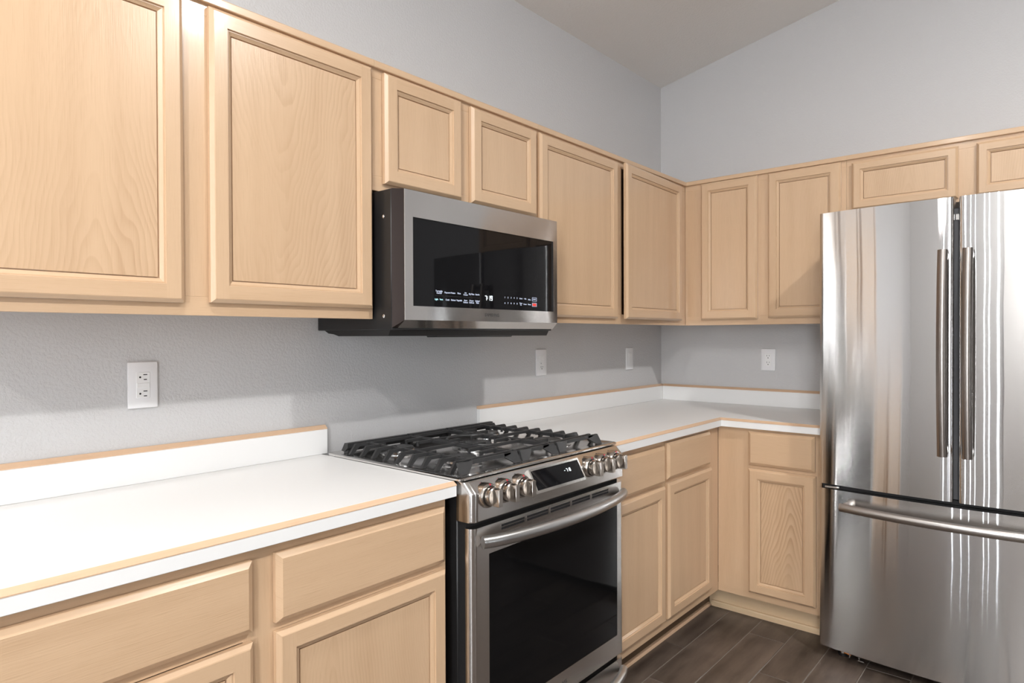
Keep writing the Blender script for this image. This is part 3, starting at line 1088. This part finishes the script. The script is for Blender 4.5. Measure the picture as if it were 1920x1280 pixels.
seven_seg('7:19', 0, 0, 0.0082, 0.0150, 0.0021, M_DIGIT, door, 'clock_digits',
          lambda m, a, b, c, d: m.box(tx - 0.0002, tx + 0.0003, -1.966 + a, -1.966 + b, 1.4100 + c, 1.4100 + d))
for k, ch in enumerate('12345'):
    mwtext(ch, -1.8675 + 0.0160 * k, 1.4230, 0.0078)
for k, ch in enumerate('67890'):
    mwtext(ch, -1.8675 + 0.0160 * k, 1.4040, 0.0078)
mwtext('Clock', -1.783, 1.4225, 0.0066)
mwtext('Timer\nSet', -1.783, 1.4035, 0.0066)
mwtext('+30s', -1.760, 1.4225, 0.0066)
mwtext('Power', -1.760, 1.4035, 0.0066)
mwtext('Hi/Lo', -1.736, 1.4205, 0.0066)
mwtext('Demo', -1.736, 1.4035, 0.0066)
for (zc_, body, mm) in [(1.4225, 'START', M_TEXT), (1.4035, 'STOP', M_STOP)]:
    mb = MB()
    y0_, y1_, z0_, z1_ = -1.7205, -1.6955, zc_ - 0.0066, zc_ + 0.0066
    tt = 0.0009
    for bx_ in [(y0_, y1_, z0_, z0_ + tt), (y0_, y1_, z1_ - tt, z1_), (y0_, y0_ + tt, z0_, z1_), (y1_ - tt, y1_, z0_, z1_)]:
        mb.box(tx - 0.0002, tx + 0.0003, *bx_)
    mb.build('button_outline', M_TEXT, door, smooth=0)
    if body == 'STOP':
        mb = MB()
        mb.box(tx - 0.0003, tx + 0.0001, y0_ + 0.0025, y1_ - 0.0025, z0_ + 0.0025, z1_ - 0.0025)
        mb.build('stop_patch', M_STOP, door, smooth=0)
    else:
        mwtext(body, -1.708, zc_, 0.0060)
text('brand_lettering', 'SAMSUNG', 0.0145, M_GREYT, door, (dxf + 0.0003, -1.936, 1.3615), Ay, Zz, Nx, depth=0.0002, sx=1.05)

# ------------------------------------------------------------------ range
RL, RR = -2.3245, -1.5680
rg = thing('gas_range', 'stainless slide-in gas range with black grates between the two countertops', 'stove', (0.34, (RL + RR) / 2, 0))
mb = MB()
mb.box(0.03, 0.625, RL + 0.004, RR - 0.004, 0.09, 0.9035, 0.003)
mb.build('body', M_BLACK, rg)['label'] = 'black side walls'
for (fx, fy) in [(0.08, RL + 0.05), (0.08, RR - 0.05), (0.58, RL + 0.05), (0.58, RR - 0.05)]:
    mb = MB()
    mb.lathe([(0, 0.0005), (0.018, 0.0005), (0.018, 0.012), (0.009, 0.016), (0.009, 0.092), (0, 0.092)], (fx, fy, 0), nseg=16)
    mb.build('foot', M_BLACKP, rg)
# cooktop: rounded sheet with raised lip and recessed well
mb = MB()
ck0, ck1, cky0, cky1 = 0.045, 0.650, -2.3315, -1.5600
cz = 0.9150
levels = [(0.0, cz), (0.0, cz + 0.0045), (0.003, cz + 0.0070), (0.010, cz + 0.0070), (0.018, cz + 0.0050), (0.024, cz + 0.0030), (0.05, cz + 0.0030)]
prev = None
for s, z in levels:
    r = 0.012 if s < 0.02 else 0.018
    ring = []
    x0, x1, y0, y1 = ck0 + s, ck1 - s, cky0 + s, cky1 - s
    for (cx, cy, st) in [(x1 - r, y1 - r, 0), (x0 + r, y1 - r, 90), (x0 + r, y0 + r, 180), (x1 - r, y0 + r, 270)]:
        for k in range(6):
            th = math.radians(st + 18 * k)
            ring.append(mb.bm.verts.new((cx + r * math.cos(th), cy + r * math.sin(th), z)))
    if prev:
        for k in range(len(ring)):
            k2 = (k + 1) % len(ring)
            mb.bm.faces.new((prev[k], prev[k2], ring[k2], ring[k]))
    else:
        mb.bm.faces.new(ring[::-1])
    prev = ring
mb.bm.faces.new(prev)
mb.build('cooktop', M_COOK, rg)
# burners
DECK = cz + 0.0031
burners = [(0.20, -2.155, 0.040), (0.475, -2.155, 0.046), (0.34, -1.945, 0.050), (0.20, -1.735, 0.036), (0.475, -1.735, 0.048)]
for (bx_, by_, br) in burners:
    mb = MB()
    mb.lathe([(0, 0), (br + 0.034, 0), (br + 0.034, 0.0015), (br + 0.020, 0.003), (br + 0.008, 0.0035), (br + 0.004, 0.012), (br - 0.004, 0.0125), (0, 0.0125)], (bx_, by_, DECK), nseg=36)
    bb = mb.build('burner', M_ALU, rg)
    mb = MB()
    mb.lathe([(0, 0.0126), (br - 0.001, 0.0126), (br, 0.0150), (br - 0.002, 0.0185), (br * 0.6, 0.0195), (0, 0.0195)], (bx_, by_, DECK), nseg=36)
    mb.build('burner_cap', M_IRON, bb)
# grates
GT, GB = 0.9490, DECK + 0.0004
XR, XF = 0.092, 0.590
bw = 0.0072


def bar(m, p, q, w=bw, top=GT, h=0.0105):
    (x0, y0), (x1, y1) = p, q
    if abs(x1 - x0) < 1e-6:
        m.box(x0 - w / 2, x0 + w / 2, y0, y1, top - h, top, 0.0015)
    else:
        m.box(x0, x1, y0 - w / 2, y0 + w / 2, top - h, top, 0.0015)


def legx(m, x, yt, yb, w=0.0085):
    """Slanted end leg of a bar running along y: from (x, yt) at the top to (x, yb) at the deck."""
    s = 0.014 if yb < yt else -0.018
    poly = [(yt, GT), (yb, GB), (yb + s, GB), (yt + s, GT - 0.011), (yt + s, GT)]
    if yb > yt:
        poly = [(yt, GT), (yb, GB), (yb + s, GB), (yt + s, GT - 0.011), (yt + s, GT)]
    m.prism(poly, 'x', x - w / 2, x + w / 2)


def front_rail(m, y0, y1, x, out):
    """Front or rear rail: a bar along y with broad leg plates at both ends, sloping outward to the deck."""
    d = 0.016 * out
    w = 0.008
    for (ya, yb, yc) in [(y0, y0 + 0.014, y0 + 0.060), (y1, y1 - 0.014, y1 - 0.060)]:
        lo = [(x + d, ya, GB), (x + d, yb + (0.012 if yb > ya else -0.012), GB)]
        pts_f = [Vector((x + d, ya, GB)), Vector((x + d, yb + (0.016 if yb > ya else -0.016), GB)), Vector((x, yc, GT - 0.010)), Vector((x, yc, GT)), Vector((x, ya + (0.004 if yb > ya else -0.004), GT))]
        off = Vector((-w * (1 if out > 0 else -1), 0, 0))
        a = [m.bm.verts.new(p) for p in pts_f]
        b = [m.bm.verts.new(p + off) for p in pts_f]
        m.bm.faces.new(a)
        m.bm.faces.new(b[::-1])
        for k in range(5):
            k2 = (k + 1) % 5
            m.bm.faces.new((a[k], b[k], b[k2], a[k2]))
    m.box(min(x, x - w * out), max(x, x - w * out), y0 + 0.03, y1 - 0.03, GT - 0.011, GT, 0.001)


NB = 9
xs = [XR + 0.022 + (XF - XR - 0.044) * k / (NB - 1) for k in range(NB)]
for gi, (y0, y1) in enumerate([(-2.2900, -2.0360), (-2.0300, -1.8500), (-1.8440, -1.5980)]):
    m = MB()
    bl = [b_ for b_ in burners if y0 < b_[1] < y1]
    front_rail(m, y0, y1, XF + 0.004, 1)
    # rear rail is a solid sloping wedge
    m.prism([(XR - 0.030, GB + 0.006), (XR - 0.012, GT + 0.002), (XR + 0.004, GT + 0.002), (XR + 0.004, GT - 0.014), (XR - 0.010, GB + 0.004)], 'y', y0, y1, bev=0.001)
    m.box(XR - 0.02, XR, y0 + 0.004, y0 + 0.018, GB, GT - 0.02)
    m.box(XR - 0.02, XR, y1 - 0.018, y1 - 0.004, GB, GT - 0.02)
    # cross bars running front to back
    ends = {0: (y0 + 0.075, y1 - 0.006), 1: (y0 + 0.006, y1 - 0.006), 2: (y0 + 0.006, y1 - 0.075)}[gi]
    for yy in ends:
        bar(m, (XR, yy), (XF - 0.004, yy), w=0.009, top=GT - 0.002, h=0.012)
    for k, x in enumerate(xs):
        lo, hi = y0, y1
        if gi == 0:
            lo = y0 + 0.020
        if gi == 2:
            hi = y1 - 0.020
        gaps = []
        for (bx_, by_, br) in bl:
            if abs(bx_ - x) < br + 0.012:
                half = math.sqrt(max((br + 0.012) ** 2 - (bx_ - x) ** 2, 0)) * 0.9 + 0.006
                gaps.append((by_ - half, by_ + half))
        if k % 2 and not gaps:      # every other bar is only a short finger at the outer side
            if gi == 1:
                continue
            if gi == 0:
                hi = y0 + 0.105
            else:
                lo = y1 - 0.105
        spans = [(lo, hi)]
        for g0, g1 in gaps:
            spans = [(lo, g0), (g1, hi)]
        full = not gaps
        for (s0, s1) in spans:
            if s1 - s0 > 0.01:
                bar(m, (x, s0), (x, s1))
                for e_, touching in ((s0, s0 > lo + 1e-4), (s1, s1 < hi - 1e-4)):
                    if touching:   # blunt finger tip dropping towards the burner
                        m.box(x - bw / 2, x + bw / 2, e_ - 0.004, e_ + 0.004, GT - 0.017, GT - 0.001, 0.001)
        if gi == 0:
            legx(m, x, y0 + 0.016, y0 - 0.006)
        if gi == 2 and k % 1 == 0:
            legx(m, x, y1 - 0.016, y1 + 0.006)
    if gi == 1:   # curved cradle bars around the centre burner
        for sx_ in (-1, 1):
            pts = []
            for k in range(11):
                th = math.radians(-62 + 124 * k / 10)
                pts.append((0.34 + sx_ * (0.078 * math.cos(th) + 0.035), -1.940 + 0.085 * math.sin(th), GT - 0.005))
            m.tube(pts, 0.0045, 8)
    m.build('grate', M_IRON, rg, smooth=30)
# control panel: sloped top, vertical face, rounded ends
prof = [(0.626, 0.9135), (0.651, 0.9125), (0.660, 0.9090), (0.6845, 0.8850), (0.6860, 0.8800), (0.6860, 0.8120), (0.683, 0.8085), (0.626, 0.8085)]


def end_profile(y):
    """Face pulled back near both ends so the vertical corners round off."""
    d = min(y - RL, RR - y)
    r = 0.022
    k = 0.0 if d >= r else r - math.sqrt(max(r * r - (r - d) ** 2, 0))
    return k


mb = MB()
ys = [RL + 0.0, RL + 0.001, RL + 0.003, RL + 0.007, RL + 0.013, RL + 0.022, RR - 0.022, RR - 0.013, RR - 0.007, RR - 0.003, RR - 0.001, RR]
prev = None
for i, y in enumerate(ys):
    k = end_profile(y)
    ring = [mb.bm.verts.new((max(0.626, x - k) if x > 0.64 else x, y, z)) for x, z in prof]
    if prev:
        for a in range(len(ring)):
            b2 = (a + 1) % len(ring)
            mb.bm.faces.new((prev[a], prev[b2], ring[b2], ring[a]))
    else:
        mb.bm.faces.new(ring)
    prev = ring
mb.bm.faces.new(prev[::-1])
panel = mb.build('control_panel', M_STEEL, rg, smooth=30, weighted=True)
# tilted display standing proud of the panel
dA = Vector((0, 1, 0))
dTop, dBot = Vector((0.674, 0, 0.9100)), Vector((0.709, 0, 0.8465))
dZ = (dTop - dBot).normalized()
dN = Vector((dZ.z, 0, -dZ.x))
hgt = (dTop - dBot).length


def dbox(m, ya, yb, v0, v1, n0, n1, mi=0):
    P = lambda y, v, n: Vector((0, y, 0)) + dBot + dZ * v + dN * n
    vs = [m.bm.verts.new(P(y, v, n)) for y in (ya, yb) for v in (v0, v1) for n in (n0, n1)]
    for q in ((0, 1, 3, 2), (4, 6, 7, 5), (0, 4, 5, 1), (2, 3, 7, 6), (0, 2, 6, 4), (1, 5, 7, 3)):
        f = m.bm.faces.new([vs[j] for j in q])
        f.material_index = mi


dy0, dy1 = -2.085, -1.838
mb = MB()
dbox(mb, dy0, dy1, 0, hgt, -0.012, 0.0)
bmesh.ops.bevel(mb.bm, geom=[e for e in mb.bm.edges], offset=0.0015, segments=2, affect='EDGES')
mb.prism([(0.683, 0.868), (0.702, 0.8485), (0.696, 0.846), (0.683, 0.846)], 'y', dy0 + 0.006, dy1 - 0.006)
disp = mb.build('display', M_CHROME, panel, smooth=30)
disp['label'] = 'tilted display with bright metal bezel'
mb = MB()
dbox(mb, dy0 + 0.0085, dy1 - 0.0085, 0.008, hgt - 0.0065, 0.0001, 0.0008)
mb.build('display_glass', M_GLASS, panel, smooth=0)
seven_seg('- 7:18', 0, 0, 0.0050, 0.0105, 0.0012, M_DIGIT, panel, 'display_digits',
          lambda m, a, b, c, d: dbox(m, -1.930 + a, -1.930 + b, 0.038 + c, 0.038 + d, 0.0007, 0.0011))
# knobs: collar, dial and grip ridge
KZ, KX = 0.8735, 0.6862
for ky in (-2.268, -2.200, -2.130, -1.787, -1.716, -1.642):
    mb = MB()
    mb.lathe([(0, -0.0165), (0.0330, -0.0165), (0.0330, 0.002), (0.0315, 0.0060), (0.0300, 0.0090), (0.0255, 0.0095), (0, 0.0095)], (KX, ky, KZ), (1, 0, 0), 36)
    kb = mb.build('knob', M_KNOB, rg, smooth=35)
    mb = MB()
    mb.lathe([(0, 0.0096), (0.0245, 0.0096), (0.0255, 0.012), (0.0245, 0.0240), (0.0220, 0.0262), (0, 0.0262)], (KX, ky, KZ), (1, 0, 0), 36)
    mb.prism([(ky - 0.0080, KZ - 0.0235), (ky + 0.0080, KZ - 0.0235), (ky + 0.0080, KZ + 0.0205), (ky, KZ + 0.0240), (ky - 0.0080, KZ + 0.0205)], 'x', KX + 0.0255, KX + 0.0470, bev=0.0008)
    mb.build('dial', M_KNOB, kb, smooth=35)
    mb = MB()
    mb.lathe([(0.0256, 0.0094), (0.0272, 0.0094), (0.0272, 0.0103), (0.0256, 0.0103)], (KX, ky, KZ), (1, 0, 0), 36)
    mb.build('dial_seam', M_BLACKP, kb)
    mb = MB()
    mb.box(KX + 0.004, KX + 0.0098, ky - 0.0015, ky + 0.0015, KZ + 0.0272, KZ + 0.0316)
    mb.build('pointer_mark', M_RED, kb, smooth=0)
    # small printed burner diagram on the slope above
    m = MB()
    S0, S1 = Vector((0.660, 0, 0.9090)), Vector((0.6845, 0, 0.8850))
    sz = (S0 - S1).normalized()
    sn = Vector((sz.z, 0, -sz.x))
    base = S1 + (S0 - S1) * 0.80
    for j, (du, dv, wu, wv) in enumerate([(-0.0045, 0.001, 0.0028, 0.0012), (-0.0045, -0.002, 0.0028, 0.0012), (0.001, -0.0005, 0.0035, 0.0045)]):
        c = [Vector((0, ky - 0.002 + du + s_, 0)) + base + sz * t_ + sn * 0.0003 for s_, t_ in ((-wu / 2, -wv / 2), (wu / 2, -wv / 2), (wu / 2, wv / 2), (-wu / 2, wv / 2))]
        m.face(c, mi=0 if j < 2 else 1)
    m.build('burner_print', [M_RED if ky < -2.15 else M_GREYT, M_GREYT], panel, smooth=0, recalc=False)
# dark recess between panel and door
mb = MB()
mb.box(0.626, 0.655, RL + 0.006, RR - 0.006, 0.10, 0.8080)
mb.build('front_recess', M_DARK, rg, smooth=0)
# oven door, rounded vertical edges, with window opening


def rounded_slab(m, xb, xf, y0, y1, z0, z1, r, hole=None, holedepth=0.006, mi=0):
    """Slab with rounded vertical front edges; optional rectangular recess in its front."""
    arcs = [(0, r)] + [(r - r * math.cos(math.radians(t)), r - r * math.sin(math.radians(t))) for t in (15, 30, 45, 60, 75, 90)]
    left = [(y0 + a, xf - b) for a, b in arcs]          # from the side to the face
    right = [(y1 - a, xf - b) for a, b in arcs][::-1]
    cols = left + right
    n = len(cols)
    bot = [m.bm.verts.new((x, y, z0)) for y, x in cols]
    top = [m.bm.verts.new((x, y, z1)) for y, x in cols]
    for k in range(n - 1):
        if k == len(left) - 1 and hole:
            continue
        f = m.bm.faces.new((bot[k], bot[k + 1], top[k + 1], top[k]))
        f.material_index = mi
    bb = [m.bm.verts.new((xb, y0, z0)), m.bm.verts.new((xb, y1, z0))]
    tt = [m.bm.verts.new((xb, y0, z1)), m.bm.verts.new((xb, y1, z1))]
    m.bm.faces.new((bb[0], bot[0], top[0], tt[0]))
    m.bm.faces.new((bot[-1], bb[1], tt[1], top[-1]))
    m.bm.faces.new([bb[0]] + [bb[1]] + bot[::-1])
    m.bm.faces.new([tt[0]] + top + [tt[1]])
    m.bm.faces.new((bb[0], tt[0], tt[1], bb[1]))
    if hole:
        h0, h1, g0, g1 = hole
        k = len(left) - 1
        O = [bot[k], bot[k + 1], top[k + 1], top[k]]
        I = [m.bm.verts.new((xf, h0, g0)), m.bm.verts.new((xf, h1, g0)), m.bm.verts.new((xf, h1, g1)), m.bm.verts.new((xf, h0, g1))]
        J = [m.bm.verts.new((xf - holedepth, v.co.y, v.co.z)) for v in I]
        for a in range(4):
            b2 = (a + 1) % 4
            f = m.bm.faces.new((O[a], O[b2], I[b2], I[a]))
            f = m.bm.faces.new((I[a], I[b2], J[b2], J[a]))
            f.material_index = 1
        m.bm.faces.new(J)


ODT = 0.7925
mb = MB()
wy = (-2.2580, -1.6150, 0.272, 0.7160)
rounded_slab(mb, 0.6555, 0.681, RL + 0.002, RR - 0.002, 0.203, ODT, 0.020, hole=wy, holedepth=0.003)
od = mb.build('oven_door', [M_STEEL, M_CHROME], rg, smooth=30, weighted=True)
mb = MB()
mb.box(0.6785, 0.6803, wy[0] + 0.0003, wy[1] - 0.0003, wy[2] + 0.0003, wy[3] - 0.0003)
mb.build('oven_window', M_GLASSO, od, smooth=0)
# vent slots along the top of the door
nsl = 5
v0, v1 = -2.215, -1.665
for k in range(nsl):
    a = v0 + (v1 - v0) * k / nsl + 0.004
    b2 = v0 + (v1 - v0) * (k + 1) / nsl - 0.004
    mb = MB()
    mb.box(0.6805, 0.6816, a, b2, 0.7660, 0.7850, 0.0004)
    mb.box(0.6815, 0.6818, a + 0.002, b2 - 0.002, 0.7765, 0.7828, mi=1)
    mb.box(0.6815, 0.6818, a + 0.002, b2 - 0.002, 0.7682, 0.7745, mi=1)
    mb.build('vent_slot', [M_STEEL, M_DARK], od, smooth=0)


def bow_handle(parent, y0, y1, x0, bow, z, ra, rb, n=22, mat=M_STEEL):
    m = MB()
    pts = []
    for k in range(n + 1):
        t = k / n
        y = y0 + (y1 - y0) * t
        pts.append((x0 + bow * (1 - (2 * t - 1) ** 2) ** 0.75, y, z))
    m.tube(pts, 1.0, 16, flat=(ra, rb, (0, 0, 1)))
    return m.build('handle', mat, parent, smooth=50)


M_HAND = brushed('handle_steel', (0.50, 0.49, 0.48, 1), 0.34, vert=0.05, tangent=(0, 1, 0), aniso=0.5)
bow_handle(od, -2.296, -1.594, 0.694, 0.052, 0.757, 0.0165, 0.0140, mat=M_HAND)
text('brand_lettering', 'SAMSUNG', 0.016, M_GREYT, od, (0.6813, -1.945, 0.236), Ay, Zz, Nx, depth=0.0002)
# warming drawer
mb = MB()
rounded_slab(mb, 0.6555, 0.680, RL + 0.002, RR - 0.002, 0.045, 0.186, 0.020)
wdw = mb.build('drawer', [M_STEEL, M_CHROME], rg, smooth=30, weighted=True)
bow_handle(wdw, -2.296, -1.594, 0.693, 0.052, 0.150, 0.0165, 0.0140, mat=M_HAND)

# ------------------------------------------------------------------ refrigerator
FX0, FX1, FD = 1.0820, 1.9950, -0.760
fg = thing('refrigerator', 'stainless French-door refrigerator with bottom freezer drawer', 'refrigerator', ((FX0 + FX1) / 2, -0.4, 0))
mb = MB()
mb.box(FX0 + 0.004, FX1 - 0.004, -0.682, -0.030, 0.055, 1.752, 0.004)
mb.build('case', M_FCASE, fg)['label'] = 'dark grey case'
mb = MB()
mb.box(FX0 + 0.03, FX1 - 0.03, -0.695, -0.680, 0.06, 1.745)
mb.build('gasket', M_RUBBER, fg)


def steel_slab(name, x0, x1, z0, z1, ease=None):
    m = MB()
    r = 0.011
    yb, yf = -0.694, FD
    arcs = [(0, r)] + [(r - r * math.cos(math.radians(t)), r - r * math.sin(math.radians(t))) for t in (18, 36, 54, 72, 90)]
    # the steel front is one shallow arc across both doors, rolling off slightly more at the seam
    fl = [(x0 + r + (x1 - x0 - 2 * r) * k / 72, yf) for k in range(0, 73)]
    cols = [(x0 + a, yf + b) for a, b in arcs[:-1]] + fl + [(x1 - a, yf + b) for a, b in arcs[:-1]][::-1]

    def drop(x):
        d = 9.0 if not ease else (x1 - x) if ease == 'right' else (x - x0)
        return 0.16 * (x - 1.5433) ** 2 + 0.0010 * max(0.0, 1 - d / 0.07) ** 2
    cols = [(x, y + drop(x)) for x, y in cols]
    bot = [m.bm.verts.new((x, y, z0)) for x, y in cols]
    top = [m.bm.verts.new((x, y, z1)) for x, y in cols]
    for k in range(len(cols) - 1):
        m.bm.faces.new((bot[k], bot[k + 1], top[k + 1], top[k]))
    bb = [m.bm.verts.new((x0, yb, z0)), m.bm.verts.new((x1, yb, z0))]
    tt = [m.bm.verts.new((x0, yb, z1)), m.bm.verts.new((x1, yb, z1))]
    m.bm.faces.new((bb[0], bot[0], top[0], tt[0]))
    m.bm.faces.new((bot[-1], bb[1], tt[1], top[-1]))
    m.bm.faces.new([bb[0]] + bot + [bb[1]])
    m.bm.faces.new([tt[0]] + top + [tt[1]])
    m.bm.faces.new((bb[0], tt[0], tt[1], bb[1]))
    return m.build(name, M_FRIDGE, fg, smooth=40, weighted=False)


dl = steel_slab('door', FX0, 1.5365, 0.697, 1.7785, 'right')
dr = steel_slab('door', 1.5520, FX1, 0.697, 1.7785, 'left')
fz = steel_slab('freezer_drawer', FX0, FX1, 0.043, 0.6780)
# mullion in the seam between the doors, hinge plate in the gap above the drawer
mb = MB()
mb.box(1.530, 1.558, -0.7235, -0.6955, 0.70, 1.742, 0.002)
mul = mb.build('mullion', M_RUBBER, fg)
mb = MB()
mb.box(1.5385, 1.5500, -0.728, -0.7238, 1.700, 1.722, 0.001)
mb.build('mullion_latch', M_CHROME, mul)
mb = MB()
mb.box(1.108, 1.160, -0.742, -0.697, 0.684, 0.6915, 0.001)
mb.build('hinge_plate', M_ALU, fg)['label'] = 'bright lower hinge plate'
mb = MB()
mb.box(FX0 + 0.012, FX1 - 0.012, -0.715, -0.696, 0.679, 0.696)
mb.build('drawer_gap_shade', M_DARK, fg)  # dark strip standing in for the shade in this gap


def vbow(parent, x, z0, z1, n=24):
    m = MB()
    pts = []
    for k in range(n + 1):
        t = k / n
        pts.append((x, -0.795 - 0.028 * (1 - (2 * t - 1) ** 2), z0 + (z1 - z0) * t))
    m.tube(pts, 1.0, 18, flat=(0.0158, 0.0120, (1, 0, 0)))
    for z in (z0 + 0.018, z1 - 0.018):
        m.tube([(x, FD + 0.002, z), (x, -0.795, z)], 1.0, 12, flat=(0.0140, 0.016, (1, 0, 0)))
    return m.build('handle', M_FHAND, parent, smooth=50)


vbow(dl, 1.5085, 0.862, 1.590)
vbow(dr, 1.5815, 0.862, 1.590)
mb = MB()
pts = []
for k in range(31):
    t = k / 30
    pts.append((1.172 + (1.915 - 1.172) * t, -0.778 - 0.046 * (1 - (2 * t - 1) ** 2), 0.622))
M_FHANDH = brushed('drawer_handle_steel', (0.50, 0.47, 0.445, 1), 0.30, vert=0.05, tangent=(1, 0, 0), aniso=0.5)
mb.tube(pts, 1.0, 18, flat=(0.0165, 0.0120, (0, 0, 1)))
for x in (1.190, 1.897):
    mb.tube([(x, FD + 0.024, 0.622), (x, -0.782, 0.622)], 1.0, 12, flat=(0.0150, 0.018, (0, 0, 1)))
mb.build('handle', M_FHANDH, fz, smooth=50)
# underside: recessed base, rollers, wiring
mb = MB()
mb.box(FX0 + 0.02, FX1 - 0.02, -0.64, -0.06, 0.030, 0.0548)
mb.build('base_pan', M_DARK, fg)
for x in (FX0 + 0.075, FX1 - 0.075):
    for y in (-0.665, -0.12):
        mb = MB()
        mb.lathe([(0, 0.0006), (0.019, 0.0006), (0.019, 0.010), (0.008, 0.013), (0.008, 0.0546), (0, 0.0546)], (x, y, 0), nseg=18)
        mb.build('levelling_foot', M_BLACKP, fg)
mb = MB()
mb.tube([(1.150, -0.700, 0.036), (1.165, -0.712, 0.030), (1.182, -0.716, 0.033), (1.196, -0.712, 0.026)], 0.0035, 8)
mb.tube([(1.152, -0.698, 0.030), (1.170, -0.716, 0.036), (1.190, -0.715, 0.029)], 0.0028, 8)
w_ = mb.build('wire', M_ORANGE, fg)
mb = MB()
mb.box(1.163, 1.174, -0.722, -0.710, 0.028, 0.038, 0.001)
mb.box(1.192, 1.196, -0.722, -0.716, 0.018, 0.0425, 0.0005)
mb.box(1.226, 1.229, -0.722, -0.717, 0.016, 0.0425, 0.0005)
mb.box(1.222, 1.246, -0.724, -0.718, 0.016, 0.0195, 0.0005)
mb.build('wire_clip', M_ALU, fg)

# ------------------------------------------------------------------ ceiling lamps above and behind the camera
for k, (lx, ly, e) in enumerate(LAMPS):
    zc = ceil_z(lx)
    where = ['over the refrigerator side', 'far behind the camera on the right', 'added unseen to brighten the rear wall', 'above the range aisle'][k]
    n = Vector((0.1975, 0, -1)).normalized()
    r = thing('ceiling_light', 'round white flush ceiling lamp ' + where, 'ceiling light', (lx, ly, zc), 'round ceiling lamps')
    mb = MB()
    mb.lathe([(0.075, 0.0005), (0.098, 0.0005), (0.098, 0.008), (0.082, 0.016), (0.075, 0.016)], (lx, ly, zc), n, 40)
    mb.build('trim_ring', M_WHITE, r)
    mb = MB()
    mb.lathe([(0, 0.001), (0.0745, 0.001), (0.0745, 0.010), (0, 0.012)], (lx, ly, zc), n, 40)
    mb.build('diffuser', M_LAMP, r)
